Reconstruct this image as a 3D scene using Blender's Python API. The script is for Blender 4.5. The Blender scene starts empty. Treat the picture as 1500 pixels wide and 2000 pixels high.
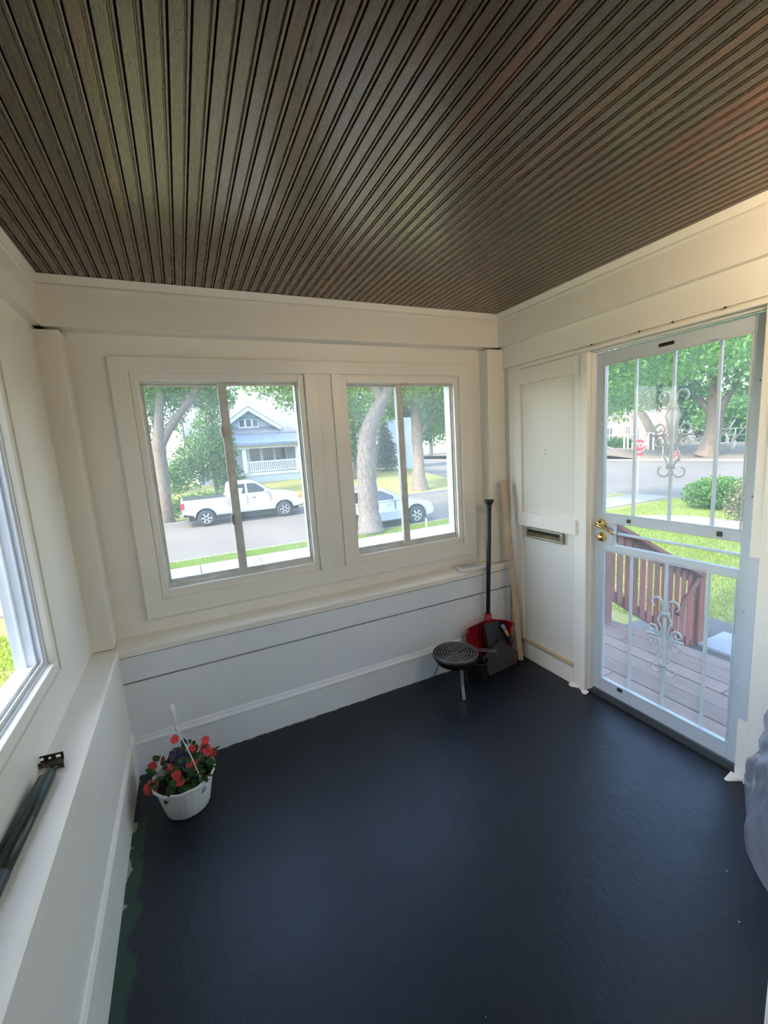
import bpy, bmesh, math, random
import numpy as np
from mathutils import Matrix, Vector
PI = math.pi
scene = bpy.context.scene
col = scene.collection

# ------------------------------------------------------------------ camera, sky, sun, exposure
FPX = 823.965
CAM = np.array([-2.129, -2.425, 1.616])
CR = np.array([0.8993, -0.4325, -0.0652])
CU = np.array([0.1253, 0.1117, 0.9858])
CF = np.cross(CU, CR); CF /= np.linalg.norm(CF)
CR = np.cross(CF, CU); CR /= np.linalg.norm(CR)
CU = np.cross(CR, CF)
cd = bpy.data.cameras.new('camera'); cd.sensor_fit = 'HORIZONTAL'; cd.sensor_width = 36.0
cd.lens = FPX / 1500 * 36; cd.clip_start = 0.02; cd.clip_end = 800
cam = bpy.data.objects.new('camera', cd); col.objects.link(cam)
cam.matrix_world = Matrix(((CR[0], CU[0], -CF[0], CAM[0]), (CR[1], CU[1], -CF[1], CAM[1]), (CR[2], CU[2], -CF[2], CAM[2]), (0, 0, 0, 1)))
scene.camera = cam

world = bpy.data.worlds.new('sky'); scene.world = world; world.use_nodes = True
wn = world.node_tree; wn.nodes.clear()
wo = wn.nodes.new('ShaderNodeOutputWorld'); wb = wn.nodes.new('ShaderNodeBackground')
sky = wn.nodes.new('ShaderNodeTexSky'); sky.sky_type = 'NISHITA'; sky.sun_disc = False
sky.sun_elevation = math.radians(47); sky.sun_rotation = math.radians(255); sky.air_density = 1.0; sky.dust_density = 1.6; sky.ozone_density = 1.0
wb.inputs['Strength'].default_value = 0.60
wn.links.new(sky.outputs[0], wb.inputs[0]); wn.links.new(wb.outputs[0], wo.inputs[0])

SUN_TO = Vector((-0.66, -0.18, 0.73)).normalized()      # from the ground towards the sun
sl = bpy.data.lights.new('sun', 'SUN'); sl.energy = 2.0; sl.angle = math.radians(0.6); sl.color = (1.0, 0.94, 0.84)
sun = bpy.data.objects.new('sun', sl); col.objects.link(sun)
sun.rotation_euler = SUN_TO.to_track_quat('Z', 'Y').to_euler(); sun.location = (-20, -25, 40)

vs = scene.view_settings
vs.view_transform = 'Standard'; vs.look = 'None'; vs.gamma = 1.0; vs.exposure = 1.38; vs.use_curve_mapping = False

# ------------------------------------------------------------------ pixel helpers: a ray from the photograph meets a plane of the place
def ray(px, py): return CF + CR * (px - 750) / FPX - CU * (py - 1000) / FPX
def onz(px, py, z): d = ray(px, py); return CAM + d * (z - CAM[2]) / d[2]
def ony(px, py, y): d = ray(px, py); return CAM + d * (y - CAM[1]) / d[1]
def onx(px, py, x): d = ray(px, py); return CAM + d * (x - CAM[0]) / d[0]

# ------------------------------------------------------------------ mesh helpers
class MB:
    def __init__(s): s.v = []; s.f = []
    def add(s, vs_, fs):
        o = len(s.v); s.v += [tuple(map(float, v)) for v in vs_]; s.f += [tuple(i + o for i in f) for f in fs]; return s
    def box(s, x0, x1, y0, y1, z0, z1):
        x0, x1 = min(x0, x1), max(x0, x1); y0, y1 = min(y0, y1), max(y0, y1); z0, z1 = min(z0, z1), max(z0, z1)
        return s.add([(x0, y0, z0), (x1, y0, z0), (x1, y1, z0), (x0, y1, z0), (x0, y0, z1), (x1, y0, z1), (x1, y1, z1), (x0, y1, z1)],
                     [(0, 3, 2, 1), (4, 5, 6, 7), (0, 1, 5, 4), (1, 2, 6, 5), (2, 3, 7, 6), (3, 0, 4, 7)])
    def obox(s, c, ax, ay, az, hx, hy, hz):     # oriented box
        c, ax, ay, az = [Vector(q) for q in (c, ax, ay, az)]
        p = []
        for k in (-1, 1):
            for i, j in ((-1, -1), (1, -1), (1, 1), (-1, 1)): p.append(c + ax * hx * i + ay * hy * j + az * hz * k)
        return s.add(p, [(0, 3, 2, 1), (4, 5, 6, 7), (0, 1, 5, 4), (1, 2, 6, 5), (2, 3, 7, 6), (3, 0, 4, 7)])
    def bar(s, a, b, w, h, up=(0, 0, 1)):       # rectangular bar from a to b
        a, b = Vector(a), Vector(b); d = (b - a); L = d.length; d.normalize(); up = Vector(up)
        sx = d.cross(up).normalized(); uz = sx.cross(d)
        return s.obox((a + b) / 2, d, sx, uz, L / 2, w / 2, h / 2)
    def tube(s, pts, r, n=8, cap=True):
        pts = [Vector(p) for p in pts]; m = len(pts)
        rs = r if isinstance(r, (list, tuple)) else [r] * m
        o = len(s.v); t0 = (pts[1] - pts[0]).normalized()
        ref = Vector((0, 0, 1)) if abs(t0.z) < .9 else Vector((1, 0, 0))
        u = t0.cross(ref).normalized()
        for i in range(m):
            t = (pts[min(i + 1, m - 1)] - pts[max(i - 1, 0)])
            if t.length < 1e-9: t = t0.copy()
            t.normalize(); u = (u - t * u.dot(t))
            if u.length < 1e-6: u = t.orthogonal()
            u.normalize(); w = t.cross(u)
            for k in range(n):
                a = 2 * PI * k / n
                q = pts[i] + (u * math.cos(a) + w * math.sin(a)) * rs[i]; s.v.append(tuple(q))
        for i in range(m - 1):
            for k in range(n):
                a, b = o + i * n + k, o + i * n + (k + 1) % n
                s.f.append((a, b, b + n, a + n))
        if cap:
            s.f.append(tuple(o + k for k in reversed(range(n)))); s.f.append(tuple(o + (m - 1) * n + k for k in range(n)))
        return s
    def lathe(s, prof, n=32, c=(0, 0, 0)):      # prof: (r, z) list
        o = len(s.v)
        for r, z in prof:
            for k in range(n):
                a = 2 * PI * k / n; s.v.append((c[0] + r * math.cos(a), c[1] + r * math.sin(a), c[2] + z))
        for i in range(len(prof) - 1):
            for k in range(n):
                a, b = o + i * n + k, o + i * n + (k + 1) % n
                s.f.append((a, b, b + n, a + n))
        return s
    def prism(s, poly, fa, fb):                 # poly: list of 2-D points; fa/fb map a 2-D point to the two end planes
        n = len(poly); o = len(s.v)
        s.v += [tuple(map(float, fa(*p))) for p in poly] + [tuple(map(float, fb(*p))) for p in poly]
        s.f.append(tuple(o + k for k in range(n))); s.f.append(tuple(o + n + k for k in reversed(range(n))))
        for k in range(n):
            a, b = o + k, o + (k + 1) % n; s.f.append((b, a, a + n, b + n))
        return s
    def grid(s, fn, nu, nv):
        o = len(s.v)
        for j in range(nv + 1):
            for i in range(nu + 1): s.v.append(tuple(map(float, fn(i / nu, j / nv))))
        for j in range(nv):
            for i in range(nu):
                a = o + j * (nu + 1) + i; s.f.append((a, a + 1, a + nu + 2, a + nu + 1))
        return s
LOC = {}
def wloc(o): return LOC.get(o.name, Vector((0, 0, 0)))
def link(name, me, mat=None, parent=None):
    o = bpy.data.objects.new(name, me); col.objects.link(o)
    if mat is not None: me.materials.append(mat)
    if parent is not None: o.parent = parent
    LOC[o.name] = wloc(parent) if parent is not None else Vector((0, 0, 0))
    return o
def obj(name, mb, mat, parent=None, smooth=False, bevel=0.0, world=True, fix=True, solid=0.0, sub=0):
    me = bpy.data.meshes.new(name)
    off = wloc(parent) if (parent is not None and world) else Vector((0, 0, 0))
    me.from_pydata([(v[0] - off.x, v[1] - off.y, v[2] - off.z) for v in mb.v], [], mb.f)
    if fix:
        bm = bmesh.new(); bm.from_mesh(me); bmesh.ops.recalc_face_normals(bm, faces=bm.faces); bm.to_mesh(me); bm.free()
    if smooth: me.polygons.foreach_set('use_smooth', [True] * len(me.polygons))
    me.update()
    o = link(name, me, mat, parent)
    if solid: md = o.modifiers.new('thickness', 'SOLIDIFY'); md.thickness = solid; md.offset = 0
    if sub: md = o.modifiers.new('subd', 'SUBSURF'); md.levels = sub; md.render_levels = sub
    if bevel: md = o.modifiers.new('bevel', 'BEVEL'); md.width = bevel; md.segments = 2; md.limit_method = 'ANGLE'; md.angle_limit = math.radians(40)
    return o
def tag(o, label=None, cat=None, group=None, kind=None):
    if label: o['label'] = label
    if cat: o['category'] = cat
    if group: o['group'] = group
    if kind: o['kind'] = kind
    return o
def thing(name, label, cat, loc=(0, 0, 0), rz=0.0, group=None, kind=None):
    o = bpy.data.objects.new(name, None); col.objects.link(o); o.empty_display_size = .1
    o.location = loc; o.rotation_euler = (0, 0, rz); LOC[o.name] = Vector(loc)
    return tag(o, label, cat, group, kind)
def inst(src, parent=None, loc=(0, 0, 0), rot=(0, 0, 0), sc=(1, 1, 1), name=None):
    o = src.copy(); col.objects.link(o)
    if name: o.name = name
    o.parent = parent; o.location = loc; o.rotation_euler = rot; o.scale = sc
    return o
def struct(name, mb, mat, label, **k): return tag(obj(name, mb, mat, **k), label, kind='structure')

# ------------------------------------------------------------------ material helpers
def mat_new(name):
    m = bpy.data.materials.new(name); m.use_nodes = True; nt = m.node_tree
    return m, nt, nt.nodes['Principled BSDF'], nt.nodes['Material Output']
def nd(nt, t, **k):
    n = nt.nodes.new(t)
    for a, b in k.items():
        if hasattr(n, a): setattr(n, a, b)
    return n
def L(nt, a, b): nt.links.new(a, b)
def pset(p, **k):
    for a, b in k.items():
        a = {'base': 'Base Color', 'rough': 'Roughness', 'metal': 'Metallic', 'spec': 'Specular IOR Level', 'coat': 'Coat Weight', 'coatr': 'Coat Roughness'}[a]
        p.inputs[a].default_value = (*b, 1) if isinstance(b, tuple) else b
def coords(nt, scale=(1, 1, 1), kind='Object', rnd=False):
    tc = nd(nt, 'ShaderNodeTexCoord'); mp = nd(nt, 'ShaderNodeMapping'); mp.inputs['Scale'].default_value = scale
    if rnd:
        oi = nd(nt, 'ShaderNodeObjectInfo'); mu = nd(nt, 'ShaderNodeMath', operation='MULTIPLY'); mu.inputs[1].default_value = 97.0
        L(nt, oi.outputs['Random'], mu.inputs[0]); ad = nd(nt, 'ShaderNodeVectorMath', operation='ADD')
        L(nt, tc.outputs[kind], ad.inputs[0]); L(nt, mu.outputs[0], ad.inputs[1]); L(nt, ad.outputs[0], mp.inputs[0])
    else: L(nt, tc.outputs[kind], mp.inputs[0])
    return mp.outputs[0]
def noise(nt, vec, scale=5, detail=4, rough=.55, dist=0):
    n = nd(nt, 'ShaderNodeTexNoise'); n.inputs['Scale'].default_value = scale; n.inputs['Detail'].default_value = detail
    n.inputs['Roughness'].default_value = rough; n.inputs['Distortion'].default_value = dist; L(nt, vec, n.inputs['Vector']); return n
def ramp(nt, fac, stops):
    r = nd(nt, 'ShaderNodeValToRGB'); e = r.color_ramp.elements
    while len(e) < len(stops): e.new(.5)
    for el, (p, c) in zip(e, stops): el.position = p; el.color = (*c, 1) if len(c) == 3 else c
    L(nt, fac, r.inputs[0]); return r.outputs[0]
def bump(nt, p, h, strength=.2, dist=.01):
    b = nd(nt, 'ShaderNodeBump'); b.inputs['Strength'].default_value = strength; b.inputs['Distance'].default_value = dist
    L(nt, h, b.inputs['Height']); L(nt, b.outputs[0], p.inputs['Normal']); return b
def simple(name, c, rough=.5, metal=0.0, var=.12, scale=6, bstr=.08, spec=.5, bscale=None):
    m, nt, p, o = mat_new(name); v = coords(nt); n = noise(nt, v, scale, 4)
    a = tuple(x * (1 - var) for x in c); b = tuple(min(1, x * (1 + var)) for x in c)
    L(nt, ramp(nt, n.outputs['Fac'], [(.3, a), (.7, b)]), p.inputs['Base Color'])
    pset(p, rough=rough, metal=metal, spec=spec)
    if bstr: bump(nt, p, noise(nt, v, bscale or scale * 6, 3).outputs['Fac'], bstr, .004)
    return m
def mixc(nt, fac, a, b, mode='MIX'):
    m = nd(nt, 'ShaderNodeMix', data_type='RGBA', blend_type=mode)
    if isinstance(fac, float): m.inputs[0].default_value = fac
    else: L(nt, fac, m.inputs[0])
    for k, q in ((6, a), (7, b)):
        if isinstance(q, tuple): m.inputs[k].default_value = (*q, 1)
        else: L(nt, q, m.inputs[k])
    return m.outputs[2]
def math_n(nt, op, a, b=None, clamp=False):
    m = nd(nt, 'ShaderNodeMath', operation=op); m.use_clamp = clamp
    for k, q in ((0, a), (1, b)):
        if q is None: continue
        if isinstance(q, (int, float)): m.inputs[k].default_value = q
        else: L(nt, q, m.inputs[k])
    return m.outputs[0]

M = {}
def paint_mat(name, c, rough=.38, dirt=.10):
    m, nt, p, o = mat_new(name); v = coords(nt)
    n1 = noise(nt, v, 1.7, 5, .6); n2 = noise(nt, coords(nt, (9, 9, 1.2)), 5, 4)
    base = ramp(nt, n1.outputs['Fac'], [(.25, tuple(x * (1 - dirt) for x in c)), (.75, c)])
    spots = ramp(nt, n2.outputs['Fac'], [(.30, (.92, .90, .85)), (.44, (1, 1, 1))])
    L(nt, mixc(nt, .25, base, spots, 'MULTIPLY'), p.inputs['Base Color'])
    pset(p, rough=rough); bump(nt, p, noise(nt, coords(nt, (30, 30, 6)), 3, 5).outputs['Fac'], .10, .004); return m
M['white'] = paint_mat('white_paint', (.865, .82, .725), .38, .05)
M['white_trim'] = paint_mat('white_trim_paint', (.87, .83, .74), .32, .04)
M['dado'] = paint_mat('cool_white_dado_paint', (.83, .86, .90), .36, .04)
M['light_damped'] = paint_mat('light_damped_cream_paint', (.80, .765, .665), .36, .08)  # right wall cream, darkened and yellowed to offset strong left-window light
M['vinyl'] = simple('white_vinyl', (.80, .83, .88), .35, var=.04, bstr=.02)
M['alu'] = simple('aged_white_aluminium', (.62, .62, .57), .45, var=.14, scale=14, bstr=.05)
M['doorpaint'] = paint_mat('blue_white_door_enamel', (.56, .62, .66), .32, .08)
M['dark'] = simple('black_shadow_gap', (.02, .02, .02), .8)
# ceiling boards: dark varnished fir, grain along the board
m, nt, p, o = mat_new('dark_varnished_board'); M['ceil'] = m
v = coords(nt, (30, 2.2, 10), rnd=True); n1 = noise(nt, v, 3.2, 7, .66, 1.6)
oi = nd(nt, 'ShaderNodeObjectInfo')
tint = ramp(nt, oi.outputs['Random'], [(0, (.024, .014, .009)), (.3, (.036, .022, .014)), (.55, (.028, .018, .012)), (.72, (.085, .027, .015)), (.86, (.026, .017, .011)), (1, (.095, .030, .017))])
grain = ramp(nt, n1.outputs['Fac'], [(.28, (.28, .23, .20)), (.46, (1, 1, 1)), (.56, (.45, .38, .33)), (.64, (1.05, .98, .9)), (.78, (1.3, 1.15, .95))])
blot = ramp(nt, noise(nt, coords(nt, (3, 1.2, 3)), 2.2, 4).outputs['Fac'], [(.35, (.42, .38, .35)), (.65, (1.2, 1.12, 1.05))])
c1 = mixc(nt, 1.0, tint, grain, 'MULTIPLY'); c2 = mixc(nt, .8, c1, blot, 'MULTIPLY'); L(nt, c2, p.inputs['Base Color'])
n3 = noise(nt, coords(nt, (26, 8, 10), rnd=True), 4.5, 3, .5, 1.6)
p.inputs['Specular Tint'].default_value = (1.0, .86, .72, 1); pset(p, rough=.30, spec=.85, coat=.7, coatr=.20); p.inputs['Coat Tint'].default_value = (1.0, .90, .78, 1); bump(nt, p, n3.outputs['Fac'], .30, .005)
L(nt, ramp(nt, n1.outputs['Fac'], [(.3, (.34, .34, .34)), (.7, (.20, .20, .20))]), p.inputs['Roughness'])
# floor: worn navy-black enamel, an old green coat left along the left wall, paint specks
m, nt, p, o = mat_new('navy_floor_enamel'); M['floor'] = m
v = coords(nt); n1 = noise(nt, v, 1.4, 6, .62); n2 = noise(nt, v, 9, 6, .65)
navy = ramp(nt, n1.outputs['Fac'], [(.3, (.0045, .0075, .0135)), (.7, (.008, .013, .023))])
sep = nd(nt, 'ShaderNodeSeparateXYZ'); L(nt, v, sep.inputs[0])
edge = math_n(nt, 'ADD', math_n(nt, 'MULTIPLY', math_n(nt, 'ADD', sep.outputs[0], 2.47), -22.0), math_n(nt, 'MULTIPLY', math_n(nt, 'SUBTRACT', n2.outputs['Fac'], .5), 4.0), )
em = math_n(nt, 'MULTIPLY', edge, 3.0, True)
yband = math_n(nt, 'MULTIPLY', math_n(nt, 'SUBTRACT', -.33, sep.outputs[1]), 20.0, True)
em2 = math_n(nt, 'MULTIPLY', em, yband)
c1 = mixc(nt, em2, navy, (.014, .052, .026))
vo = nd(nt, 'ShaderNodeTexVoronoi'); vo.inputs['Scale'].default_value = 7.5; vo.inputs['Randomness'].default_value = 1; L(nt, noise(nt, v, 3, 2).outputs['Color'], vo.inputs['Vector'])
vo2 = nd(nt, 'ShaderNodeTexVoronoi'); vo2.inputs['Scale'].default_value = 6.0; L(nt, v, vo2.inputs['Vector'])
sepc = nd(nt, 'ShaderNodeSeparateColor'); L(nt, vo2.outputs['Color'], sepc.inputs[0])
thr = math_n(nt, 'MULTIPLY', math_n(nt, 'SUBTRACT', sepc.outputs[0], .15, True), .020)
speck = math_n(nt, 'LESS_THAN', vo2.outputs['Distance'], thr)
c2 = mixc(nt, speck, c1, (.45, .45, .42))
white_e = math_n(nt, 'GREATER_THAN', math_n(nt, 'ADD', math_n(nt, 'MULTIPLY', math_n(nt, 'ADD', sep.outputs[0], 2.515), -30.0), math_n(nt, 'MULTIPLY', math_n(nt, 'SUBTRACT', noise(nt, v, 6, 4).outputs['Fac'], .5), 7.0)), .4)
c3 = mixc(nt, math_n(nt, 'MULTIPLY', white_e, .8), c2, (.42, .41, .36))
wb2_ = math_n(nt, 'GREATER_THAN', math_n(nt, 'ADD', math_n(nt, 'MULTIPLY', math_n(nt, 'ADD', sep.outputs[1], .066), 60.0), math_n(nt, 'MULTIPLY', math_n(nt, 'SUBTRACT', noise(nt, v, 14, 5, .7).outputs['Fac'], .5), 5.0)), .35)
c3 = mixc(nt, math_n(nt, 'MULTIPLY', wb2_, .75), c3, (.36, .38, .34)); L(nt, c3, p.inputs['Base Color'])
L(nt, ramp(nt, noise(nt, v, 3, 6, .7).outputs['Fac'], [(.3, (.27, .27, .27)), (.7, (.42, .42, .42))]), p.inputs['Roughness'])
pset(p, spec=.42); bump(nt, p, noise(nt, coords(nt, (1, .6, 1)), 24, 7, .72).outputs['Fac'], .30, .008)
# window glass: clear, with a thin dusty film
def glass_mat(name, film, tint=(.97, .985, .975)):
    m, nt, p, o = mat_new(name); nt.nodes.remove(p)
    tr = nd(nt, 'ShaderNodeBsdfTransparent'); tr.inputs[0].default_value = (*tint, 1)
    gl = nd(nt, 'ShaderNodeBsdfGlossy'); gl.inputs['Roughness'].default_value = .03
    fr = nd(nt, 'ShaderNodeFresnel'); fr.inputs['IOR'].default_value = 1.5
    di = nd(nt, 'ShaderNodeBsdfTranslucent'); di.inputs[0].default_value = (.9, .92, .9, 1)
    n = noise(nt, coords(nt, (1, 1, .5)), 4, 4)
    f = ramp(nt, n.outputs['Fac'], [(.3, (film * .7,) * 3), (.7, (film * 1.3,) * 3)])
    m1 = nd(nt, 'ShaderNodeMixShader'); L(nt, f, m1.inputs[0]); L(nt, tr.outputs[0], m1.inputs[1]); L(nt, di.outputs[0], m1.inputs[2])
    m2 = nd(nt, 'ShaderNodeMixShader'); ge = nd(nt, 'ShaderNodeNewGeometry'); L(nt, math_n(nt, 'MULTIPLY', fr.outputs[0], math_n(nt, 'SUBTRACT', 1.0, ge.outputs['Backfacing'])), m2.inputs[0]); L(nt, m1.outputs[0], m2.inputs[1]); L(nt, gl.outputs[0], m2.inputs[2])
    L(nt, m2.outputs[0], o.inputs[0]); return m
M['glass'] = glass_mat('dusty_window_glass', .06)
M['doorglass'] = glass_mat('door_glass', .05)
M['brass'] = simple('polished_brass', (.80, .55, .20), .18, 1.0, .05, bstr=.02)
M['brass_dull'] = simple('dull_brass', (.42, .36, .26), .35, 1.0, .15, bstr=.04)
M['steel'] = simple('dull_steel', (.55, .55, .53), .35, 1.0, .1, bstr=.03)
M['iron'] = simple('grey_white_iron_bar', (.60, .63, .62), .4, 0, .08, bstr=.05)
M['blackmetal'] = simple('black_enamel', (.012, .012, .013), .32, 0, .2, bstr=.05)
M['grate'] = simple('sooty_grate_wire', (.26, .25, .23), .42, .7, .35, bstr=.1)
M['blackplastic'] = simple('black_plastic', (.018, .018, .019), .42, 0, .1)
M['charcoal'] = simple('charcoal_plastic', (.026, .027, .028), .5, 0, .12, bstr=.05)
M['redplastic'] = simple('red_shovel_plastic', (.36, .012, .02), .30, 0, .08, bstr=.03)
M['wood_stick'] = None
m, nt, p, o = mat_new('raw_pine'); M['wood_stick'] = m
n = noise(nt, coords(nt, (30, 30, 1.5)), 3, 5, .6, .4); L(nt, ramp(nt, n.outputs['Fac'], [(.3, (.46, .31, .20)), (.7, (.66, .48, .34))]), p.inputs['Base Color']); pset(p, rough=.6)
M['baretrim'] = simple('bare_wood_edge', (.52, .40, .24), .6)
M['closer'] = simple('dark_green_enamel_tube', (.018, .032, .026), .33, 0, .15)
M['bronze'] = simple('bronzed_steel', (.10, .085, .065), .4, .9, .15)
M['paper'] = simple('printed_paper', (.74, .73, .70), .6, 0, .05)
M['ink'] = simple('grey_ink', (.22, .22, .24), .6)
M['pot'] = simple('white_pot_plastic', (.78, .79, .77), .35, 0, .05, bstr=.02)
M['soil'] = simple('dark_soil', (.018, .013, .010), .9, 0, .4, 30, .5)
M['petal'] = simple('coral_red_petal', (.72, .045, .05), .5, 0, .15, 30, 0)
M['petal_dark'] = simple('deep_violet_petal', (.020, .012, .07), .5, 0, .2, 30, 0)
M['eye'] = simple('flower_eye', (.35, .01, .03), .5)
M['tarp'] = simple('silver_grey_cover_cloth', (.40, .41, .47), .27, .55, .10, 5, .15, bscale=40)
# leaves
def leaf_mat(name, stops, trans=.42):
    m, nt, p, o = mat_new(name); ge = nd(nt, 'ShaderNodeNewGeometry')
    c = ramp(nt, ge.outputs['Random Per Island'], stops)
    pset(p, rough=.5, spec=.3); L(nt, c, p.inputs['Base Color'])
    tl = nd(nt, 'ShaderNodeBsdfTranslucent'); L(nt, mixc(nt, 1.0, c, (1.35, 1.4, .75), 'MULTIPLY'), tl.inputs[0])
    mx = nd(nt, 'ShaderNodeMixShader'); mx.inputs[0].default_value = trans
    L(nt, p.outputs[0], mx.inputs[1]); L(nt, tl.outputs[0], mx.inputs[2]); L(nt, mx.outputs[0], o.inputs[0]); return m
M['leaf'] = leaf_mat('tree_leaf_green', [(0, (.045, .115, .025)), (.5, (.085, .19, .04)), (1, (.15, .27, .06))])
M['leaf_ash'] = leaf_mat('ash_leaf_green', [(0, (.07, .17, .03)), (.5, (.12, .26, .05)), (1, (.20, .34, .08))], .5)
M['leaf_dark'] = leaf_mat('shade_leaf_green', [(0, (.025, .065, .025)), (.5, (.05, .11, .035)), (1, (.09, .15, .05))], .35)
M['leaf_conifer'] = leaf_mat('conifer_green', [(0, (.012, .035, .016)), (.5, (.025, .06, .025)), (1, (.045, .09, .035))], .2)
M['leaf_dry'] = leaf_mat('dry_twig_leaf', [(0, (.10, .08, .045)), (.5, (.17, .15, .08)), (1, (.20, .22, .09))], .3)
M['leaf_pot'] = leaf_mat('impatiens_leaf', [(0, (.015, .05, .012)), (.5, (.03, .085, .02)), (1, (.06, .13, .035))], .25)
M['blade'] = leaf_mat('grass_blade', [(0, (.12, .20, .025)), (.5, (.20, .29, .04)), (1, (.30, .36, .07))], .45)
def ground_mat(name, a, b, c, scale=3.0, rough=.9, bs=.4):
    m, nt, p, o = mat_new(name); v = coords(nt); n1 = noise(nt, v, scale * .12, 4); n2 = noise(nt, v, scale * 9, 5, .7)
    k = mixc(nt, .5, ramp(nt, n1.outputs['Fac'], [(.35, a), (.65, b)]), ramp(nt, n2.outputs['Fac'], [(.3, a), (.5, b), (.75, c)]))
    L(nt, k, p.inputs['Base Color']); pset(p, rough=rough, spec=.2); bump(nt, p, n2.outputs['Fac'], bs, .03); return m
M['lawn'] = ground_mat('mown_lawn', (.17, .165, .050), (.25, .24, .075), (.32, .30, .11))
M['dirt'] = ground_mat('dry_dirt_ground', (.14, .11, .08), (.19, .155, .11), (.22, .19, .135))
M['asphalt'] = ground_mat('worn_pale_asphalt', (.105, .094, .086), (.165, .145, .120), (.20, .175, .14), 2.0, .85, .2)
M['concrete'] = ground_mat('pale_concrete', (.21, .20, .19), (.26, .245, .23), (.30, .28, .26), 2.5, .85, .15)
M['gravel'] = ground_mat('gravel_bed', (.11, .10, .10), (.17, .16, .16), (.25, .235, .23), 9, .9, .9)
M['slab'] = ground_mat('white_step_slab', (.26, .27, .29), (.31, .32, .34), (.34, .35, .37), 3, .8, .2)
def wood_mat(name, a, b, scl):
    m, nt, p, o = mat_new(name); n = noise(nt, coords(nt, scl, rnd=True), 3, 6, .65, .6)
    oi = nd(nt, 'ShaderNodeObjectInfo'); t = ramp(nt, oi.outputs['Random'], [(0, (.8, .8, .8)), (1, (1.15, 1.12, 1.1))])
    L(nt, mixc(nt, 1.0, ramp(nt, n.outputs['Fac'], [(.28, a), (.72, b)]), t, 'MULTIPLY'), p.inputs['Base Color']); pset(p, rough=.7, spec=.3); bump(nt, p, n.outputs['Fac'], .3, .005); return m
M['deck'] = wood_mat('worn_red_brown_deck', (.25, .145, .11), (.40, .27, .215), (26, 1.4, 26))
M['rail'] = wood_mat('red_brown_stained_rail', (.19, .050, .036), (.36, .125, .085), (26, 26, 2))
M['bark'] = wood_mat('pale_grey_bark', (.050, .042, .036), (.23, .20, .175), (9, 9, 1.6))
M['bark_tan'] = wood_mat('tan_bark', (.075, .055, .040), (.26, .205, .155), (9, 9, 1.6))
M['bark_pale'] = wood_mat('bleached_trunk', (.30, .26, .21), (.44, .40, .33), (9, 9, 1.6))
M['carpaint'] = simple('white_car_paint', (.40, .43, .49), .22, 0, .02, bstr=0)
M['carglass'] = simple('dark_car_glass', (.035, .045, .055), .08, 0, .1, bstr=0, spec=.8)
M['tyre'] = simple('black_tyre', (.03, .03, .03), .8, 0, .2)
M['alloy'] = simple('silver_alloy', (.60, .60, .60), .3, .8, .05, bstr=0)
M['chrome'] = simple('chrome_trim', (.7, .7, .7), .2, 1, .05, bstr=0)
M['taillight'] = simple('red_tail_lamp', (.60, .02, .03), .2, 0, .1, bstr=0)
M['orange'] = simple('orange_lamp', (.75, .22, .08), .25, 0, .1, bstr=0)
M['underbody'] = simple('black_underbody', (.02, .02, .02), .8)
M['signred'] = simple('stop_sign_red', (.62, .035, .055), .4, 0, .05, bstr=0)
M['signwhite'] = simple('sign_white', (.82, .82, .82), .4, 0, .03, bstr=0)
M['galv'] = simple('galvanised_post', (.55, .57, .57), .45, .5, .1)
M['hydrant'] = simple('faded_red_hydrant', (.60, .10, .08), .5)
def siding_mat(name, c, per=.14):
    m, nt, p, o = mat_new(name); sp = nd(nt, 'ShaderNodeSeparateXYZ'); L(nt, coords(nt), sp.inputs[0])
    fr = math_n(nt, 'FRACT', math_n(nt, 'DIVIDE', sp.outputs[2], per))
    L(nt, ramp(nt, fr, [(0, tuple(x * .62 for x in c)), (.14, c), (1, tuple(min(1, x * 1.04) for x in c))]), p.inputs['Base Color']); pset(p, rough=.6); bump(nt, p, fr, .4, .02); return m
M['siding'] = siding_mat('white_clapboard', (.36, .41, .47)); M['siding_blue'] = siding_mat('blue_grey_clapboard', (.30, .38, .46))
M['housetrim'] = simple('house_trim_white', (.56, .58, .60), .5)
M['shingle_blue'] = simple('blue_grey_shingle', (.16, .20, .30), .85, 0, .25, 9, .3); M['shingle'] = simple('pale_grey_shingle', (.20, .19, .205), .85, 0, .25, 9, .3)
M['greentrim'] = simple('green_gable_trim', (.10, .22, .17), .6)
M['housewin'] = simple('dark_house_window', (.05, .06, .07), .12, 0, .2, bstr=0)
m, nt, p, o = mat_new('pink_brick'); M['brick'] = m
br = nd(nt, 'ShaderNodeTexBrick'); L(nt, coords(nt, (1, 1, 1), 'Generated'), br.inputs[0]); br.inputs['Scale'].default_value = 60; br.inputs['Color1'].default_value = (.22, .11, .082, 1); br.inputs['Color2'].default_value = (.17, .082, .062, 1); br.inputs['Mortar'].default_value = (.26, .215, .185, 1)
L(nt, br.outputs[0], p.inputs['Base Color']); pset(p, rough=.8)
M['hall'] = simple('hall_wall_beige', (.62, .58, .50), .6); M['halllamp'] = None
M['chain'] = simple('fence_white', (.66, .67, .66), .5)
rng = np.random.default_rng(7); random.seed(7)

# ================================================================== THE ROOM
H = 2.453; ZF = 2.237            # ceiling, underside of the frieze boards
YB = 0.08; XL = -2.64; XR = 0.0  # upper wall faces: back, left, right
YH = -2.15                       # house wall with the doorway the picture is taken from
LED = 0.692                      # ledge height
# floor
fl = MB().box(-2.75, .12, -2.36, .16, -.12, 0)
struct('floor', fl, M['floor'], 'navy black painted plywood floor with white specks and worn green edge')
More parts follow.
